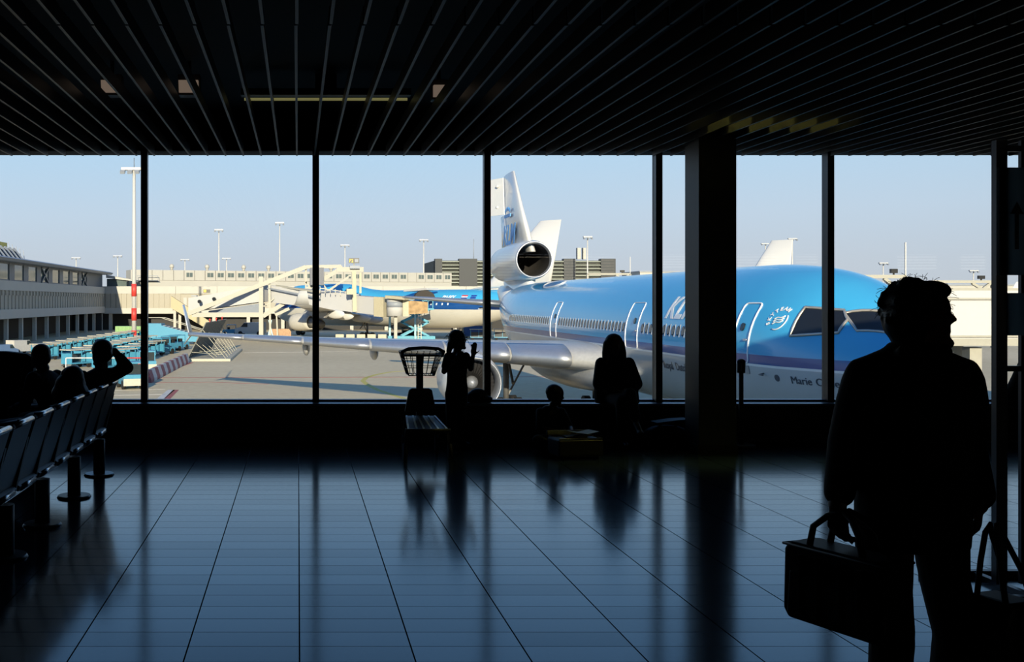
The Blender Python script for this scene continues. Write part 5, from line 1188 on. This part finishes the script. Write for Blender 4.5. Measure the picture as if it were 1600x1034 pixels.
# ------------------------------------------------------------------ furniture of the lounge
# row of linked seats facing left, seen from behind
M_shell = mat('seat_shell', (.05, .055, .065), .45, .2); M_chrome = mat('chrome_edge', (.45, .48, .52), .25, .9); M_bk = mat('black_plastic', (.010, .010, .011), .5)
row = empty('seat_row', (-1.77, 5.2, 0)); tag(row, 'long row of linked dark seats on pedestal legs, backs towards us', 'seats')
PIT = .5; NS = 8; Y_ = .25
bar_ = MB().b2((-.10, Y_-.1, .315), (-.02, Y_+NS*PIT+.05, .365)).build('beam', M_chrome, row)
backm = MB().hexa([Vector(v) for v in ((-.04, .035, .40), (-.015, .035, .40), (-.015, .455, .40), (-.04, .455, .40), (.085, .035, .80), (.11, .035, .80), (.11, .455, .80), (.085, .455, .80))]).mesh('backrest', M_shell)
topm = MB().cyl((.105, .03, .815), (.105, .46, .815), .018, n=10).mesh('top_edge', M_chrome)
seatm = MB().prism([(-.50, .40), (-.05, .365), (.0, .345), (.012, .375), (-.03, .405), (-.50, .44)], 1, .03, .46).mesh('seat_pan', M_shell)
lipm = MB().cyl((.0, .08, .36), (.0, .40, .36), .022, n=10).mesh('rear_edge', M_chrome)
armm = MB().beam((-.03, 0, .36), (.05, 0, .70), .035, .05).beam((-.40, 0, .62), (.02, 0, .62), .045, .03).beam((-.38, 0, .40), (-.38, 0, .62), .03, .03).mesh('armrest', M_bk)
for k in range(NS):
    y = Y_+PIT*k; b_ = inst('backrest', backm, row, (0, y, 0)); inst('top_edge', topm, b_); s_ = inst('seat_pan', seatm, row, (0, y, 0)); inst('rear_edge', lipm, s_); inst('armrest', armm, row, (0, y-.005, 0))
inst('armrest', armm, row, (0, Y_+NS*PIT-.005, 0))
legm = MB().cyl((0, 0, .01), (0, 0, .32), .052, n=16).mesh('pedestal', M_bk); basm = MB().cyl((0, 0, 0), (0, 0, .018), .135, .125, n=24).mesh('base_disc', mat('base_steel', (.10, .11, .12), .35, .8))
for y in (9.12, 8.10, 7.09, 6.2):
    l_ = inst('pedestal', legm, row, (0, y-5.2, 0)); inst('base_disc', basm, l_)
# rounded dark cabinet at the far left
cbn = empty('display_cabinet', (-3.14, 10.6, 0)); tag(cbn, 'dark round-topped cabinet behind the seats at the left edge', 'cabinet')
MB().prism([(-.75, 0), (.40, 0), (.40, .96), (.33, 1.0), (.1, 1.025), (-.3, 1.03), (-.75, 1.02)], 1, 0, .14).build('body', M_black, cbn, .01)
MB().b2((.40, .0, .86), (.406, .02, .97)).build('edge_strip', M_chrome, cbn); MB().b2((-.77, -.05, 0), (.42, .19, .05)).build('plinth', M_black, cbn)

# luggage trolley
tx, ty = 1.27, 10.0; tro = empty('luggage_trolley', (tx, ty, 0)); tag(tro, 'empty luggage trolley with wire basket parked by the window', 'luggage trolley')
M_wire = mat('trolley_wire', (.03, .03, .032), .45, .6); M_lite = mat('trolley_deck_strip', (.9, .91, .93), .4, 0)
MB().b2((-.035, .66, .32), (.035, .71, .98)).build('post', M_bk, tro)
h_ = MB().tube([(-.205, .48, .985), (-.205, .52, 1.0), (-.16, .64, .985), (.16, .64, .985), (.205, .52, 1.0), (.205, .48, .985)], .014, 8).build('push_handle', M_bk, tro)
MB().tube([(-.205, .48, .99), (-.21, .40, 1.035), (-.15, .36, 1.065), (0, .35, 1.075), (.15, .36, 1.065), (.21, .40, 1.035), (.205, .48, .99)], .018, 8).build('grab_bar', M_bk, tro)
bk = MB()
top = [(-.20, .40, 1.02), (.20, .40, 1.02), (.20, .86, 1.02), (-.20, .86, 1.02)]; low = [(-.13, .50, .785), (.13, .50, .785), (.13, .80, .785), (-.13, .80, .785)]
wire = MB().tube(top, .006, 6, True).tube(low, .006, 6, True)
for t in (.33, .66): wire.tube([Vector(a).lerp(Vector(b), t) for a, b in zip(top, low)], .004, 6, True)
for e_ in range(4):
    a, b = Vector(top[e_]), Vector(top[(e_+1) % 4]); c_, d_ = Vector(low[e_]), Vector(low[(e_+1) % 4])
    for k in range(6): wire.cyl(a.lerp(b, k/6), c_.lerp(d_, k/6), .004, n=6)
for k in range(1, 6): wire.cyl(Vector(low[0]).lerp(Vector(low[1]), k/6), Vector(low[3]).lerp(Vector(low[2]), k/6), .004, n=6)
wire.build('wire_basket', M_wire, tro)
MB().prism([(-.165, .40), (.165, .40), (.12, .625), (.09, .645), (-.09, .645), (-.12, .625)], 1, .60, .64).build('back_plate', M_bk, tro, .01)
MB().hexa([Vector(v) for v in ((-.20, 0, .265), (.20, 0, .265), (.155, .62, .335), (-.155, .62, .335), (-.20, 0, .29), (.20, 0, .29), (.155, .62, .36), (-.155, .62, .36))]).build('deck', M_bk, tro)
for x0 in (-.19, -.105, -.035, .035, .105, .19): MB().beam((x0, .02, .296), (x0*.76, .60, .362), .018, .008).build('deck_strip', M_lite, tro)
MB().cyl((-.22, 0, .285), (.22, 0, .285), .018, n=10).build('front_bumper', M_wire, tro)
tw = MB().cyl((-.018, 0, 0), (.018, 0, 0), .075, n=18).mesh('wheel', M_tyre)
for x, y in ((-.22, .05), (.22, .05), (-.17, .64), (.17, .64)):
    MB().beam((x, y, .08), (x*.9, y+.03, .3), .03).build('leg', M_wire, tro); inst('wheel', tw, tro, (x, y, .075))

# backpack on the sill, open suitcase, holdall with a newspaper, belt barrier post
bpk = empty('backpack', (2.02, 11.50, .41)); tag(bpk, 'dark slumped backpack lying on the window ledge behind the girl', 'bag')
remesh(MB().ell((0, 0, .075), (.11, .09, .085)).ell((-.08, 0, .055), (.10, .085, .055)).ell((.09, 0, .04), (.08, .08, .04)), .012, 'body', M_bag, bpk); MB().tube([(-.16, -.03, .01), (-.17, -.06, .06), (-.10, -.09, .10), (0, -.085, .12)], .012, 6).build('strap', M_bag, bpk)
sc_ = empty('suitcase', (2.74, 10.12, 0), math.radians(8)); tag(sc_, 'open black suitcase on the floor in front of the sitting boy', 'suitcase')
MB().b2((-.23, -.15, .03), (.23, .15, .20)).build('body', M_bag, sc_, .02); MB().box((0, .165, .225), (.46, .03, .06), rx=-.5).build('lid', M_bag, sc_, .01)
MB().tube([(-.22, -.14, .205), (.22, -.14, .205), (.22, .14, .205), (-.22, .14, .205)], .007, 6, True).build('zip_edge', M_trim, sc_); MB().hexa([Vector(v) for v in ((-.12, -.08, .205), (.08, -.1, .205), (.1, .06, .205), (-.1, .08, .205), (-.12, -.08, .22), (.09, -.1, .235), (.1, .06, .225), (-.1, .08, .215))]).build('folded_clothes', M_tee, sc_)
for x in (-.18, .18): inst('wheel', tw, sc_, (x, -.12, .03), 0, (.5, .4, .4))
MB().tube([(.23, -.04, .12), (.27, -.04, .13), (.27, .04, .13), (.23, .04, .12)], .009, 6).build('handle', M_trim, sc_)
mg = empty('magazine', (2.82, 10.14, .237), math.radians(20)); tag(mg, 'open magazine lying on the suitcase in front of the boy', 'magazine')
M_paper = mat('paper', (.09, .10, .11), .6)
for x in (-1, 1): MB().hexa([Vector(v) for v in ((0, -.09, .0), (.13*x, -.09, .02), (.13*x, .09, .02), (0, .09, 0), (0, -.09, .006), (.13*x, -.09, .026), (.13*x, .09, .026), (0, .09, .006))]).build('page', M_paper, mg)
hb = empty('holdall', (3.95, 10.98, 0), math.radians(-6)); tag(hb, 'dark holdall on the floor between the woman and the column', 'bag')
remesh(MB().ell((0, 0, .11), (.25, .14, .115)).ell((-.12, 0, .1), (.13, .13, .1)).ell((.12, 0, .1), (.13, .13, .1)).box((0, 0, .03), (.4, .22, .06)), .012, 'body', M_bag, hb)
for y in (-.05, .05): MB().tube([(-.1, y, .2), (-.06, y*1.2, .235), (.06, y*1.2, .235), (.1, y, .2)], .009, 6).build('handle', M_trim, hb)
nw = empty('folded_newspaper', (3.96, 10.93, .262), math.radians(4)); tag(nw, 'pale folded newspaper lying on top of the dark holdall', 'newspaper')
MB().hexa([Vector(v) for v in ((-.17, -.1, -.03), (.02, -.11, .0), (.02, .09, .0), (-.17, .08, -.03), (-.17, -.1, .0), (.02, -.11, .025), (.02, .09, .025), (-.17, .08, .0))]).build('left_half', M_paper, nw)
MB().hexa([Vector(v) for v in ((.02, -.11, .0), (.19, -.1, -.01), (.19, .08, -.01), (.02, .09, .0), (.02, -.11, .025), (.19, -.1, .035), (.19, .08, .035), (.02, .09, .025))]).build('right_half', M_paper, nw)
bpx = at(1158, 600, 10.95); pst = empty('barrier_post', (bpx.x, 10.95, 0)); tag(pst, 'slim black belt barrier post beside the column', 'barrier post')
MB().cyl((0, 0, .02), (0, 0, .80), .024, n=14).build('pole', M_bk, pst); MB().cyl((0, 0, 0), (0, 0, .02), .15, .14, n=24).build('base_disc', MATS['base_steel'], pst)
MB().cyl((0, 0, .78), (0, 0, .90), .04, .045, n=16).ell((0, 0, .90), (.045, .045, .03)).build('belt_head', M_bk, pst); MB().b2((-.02, -.052, .80), (.02, -.04, .88)).build('belt_clip', M_trim, pst)

# free-standing sign frame at the right
sp_ = at(1563, 470, 5.55); ss = empty('sign_stand', (sp_.x, 5.55, 0)); tag(ss, 'tall free-standing metal sign frame with dark arrow panel at the right edge', 'sign')
M_post = mat('stand_steel', (.06, .065, .075), .35, .8); M_sp = bpy.data.materials.new('smoked_sign_panel'); M_sp.use_nodes = True; M_ar = mat('arrow_grey', (.055, .07, .08), .5); M_ard = mat('arrow_dark', (.010, .013, .016), .5)
t = M_sp.node_tree; t.nodes.clear(); o = t.nodes.new('ShaderNodeOutputMaterial'); tl = t.nodes.new('ShaderNodeBsdfTranslucent'); df = t.nodes.new('ShaderNodeBsdfDiffuse'); mx = t.nodes.new('ShaderNodeMixShader'); nz = t.nodes.new('ShaderNodeTexNoise'); nz.inputs['Scale'].default_value = 3
cr_ = t.nodes.new('ShaderNodeValToRGB'); cr_.color_ramp.elements[0].color = (.26, .32, .35, 1); cr_.color_ramp.elements[1].color = (.31, .37, .40, 1); t.links.new(nz.outputs['Fac'], cr_.inputs[0]); t.links.new(cr_.outputs[0], tl.inputs[0])
df.inputs[0].default_value = (.03, .04, .05, 1); mx.inputs[0].default_value = .2; t.links.new(tl.outputs[0], mx.inputs[1]); t.links.new(df.outputs[0], mx.inputs[2]); t.links.new(mx.outputs[0], o.inputs[0])
for x in (-.035, .58): MB().b2((x, -.02, .02), (x+.06, .02, 2.42)).build('post', M_post, ss)
MB().b2((.105, -.012, .02), (.13, .012, 2.42)).build('inner_post', M_post, ss)
for z in (2.36, 1.17): MB().b2((-.018, -.015, z), (.62, .015, z+.03)).build('cross_rail', M_post, ss)
pnl = MB().b2((-.04, -.034, 1.69), (.66, -.030, 2.27)).build('sign_panel', M_sp, ss)
MB().prism([(.055, 1.83), (.075, 1.83), (.075, 2.02), (.10, 2.02), (.065, 2.085), (.03, 2.02), (.055, 2.02)], 1, -.037, -.033).build('arrow', M_ard, pnl)
MB().tube([(.175, -.036, 1.83), (.175, -.036, 2.0), (.165, -.036, 2.07), (.135, -.036, 2.10), (.11, -.036, 2.085)], .010, 6).build('curved_arrow', M_ar, pnl)
MB().b2((.02, -.03, 1.365), (.58, -.026, 1.594)).build('lower_panel', M_sp, ss)
for y in (-.28, .22):
    MB().b2((-.30, y-.02, .0), (.75, y+.02, .035)).build('foot_bar', M_post, ss)
for x in (0, .598): MB().b2((x-.018, -.28, .0), (x+.018, .22, .03)).build('foot_link', M_post, ss)
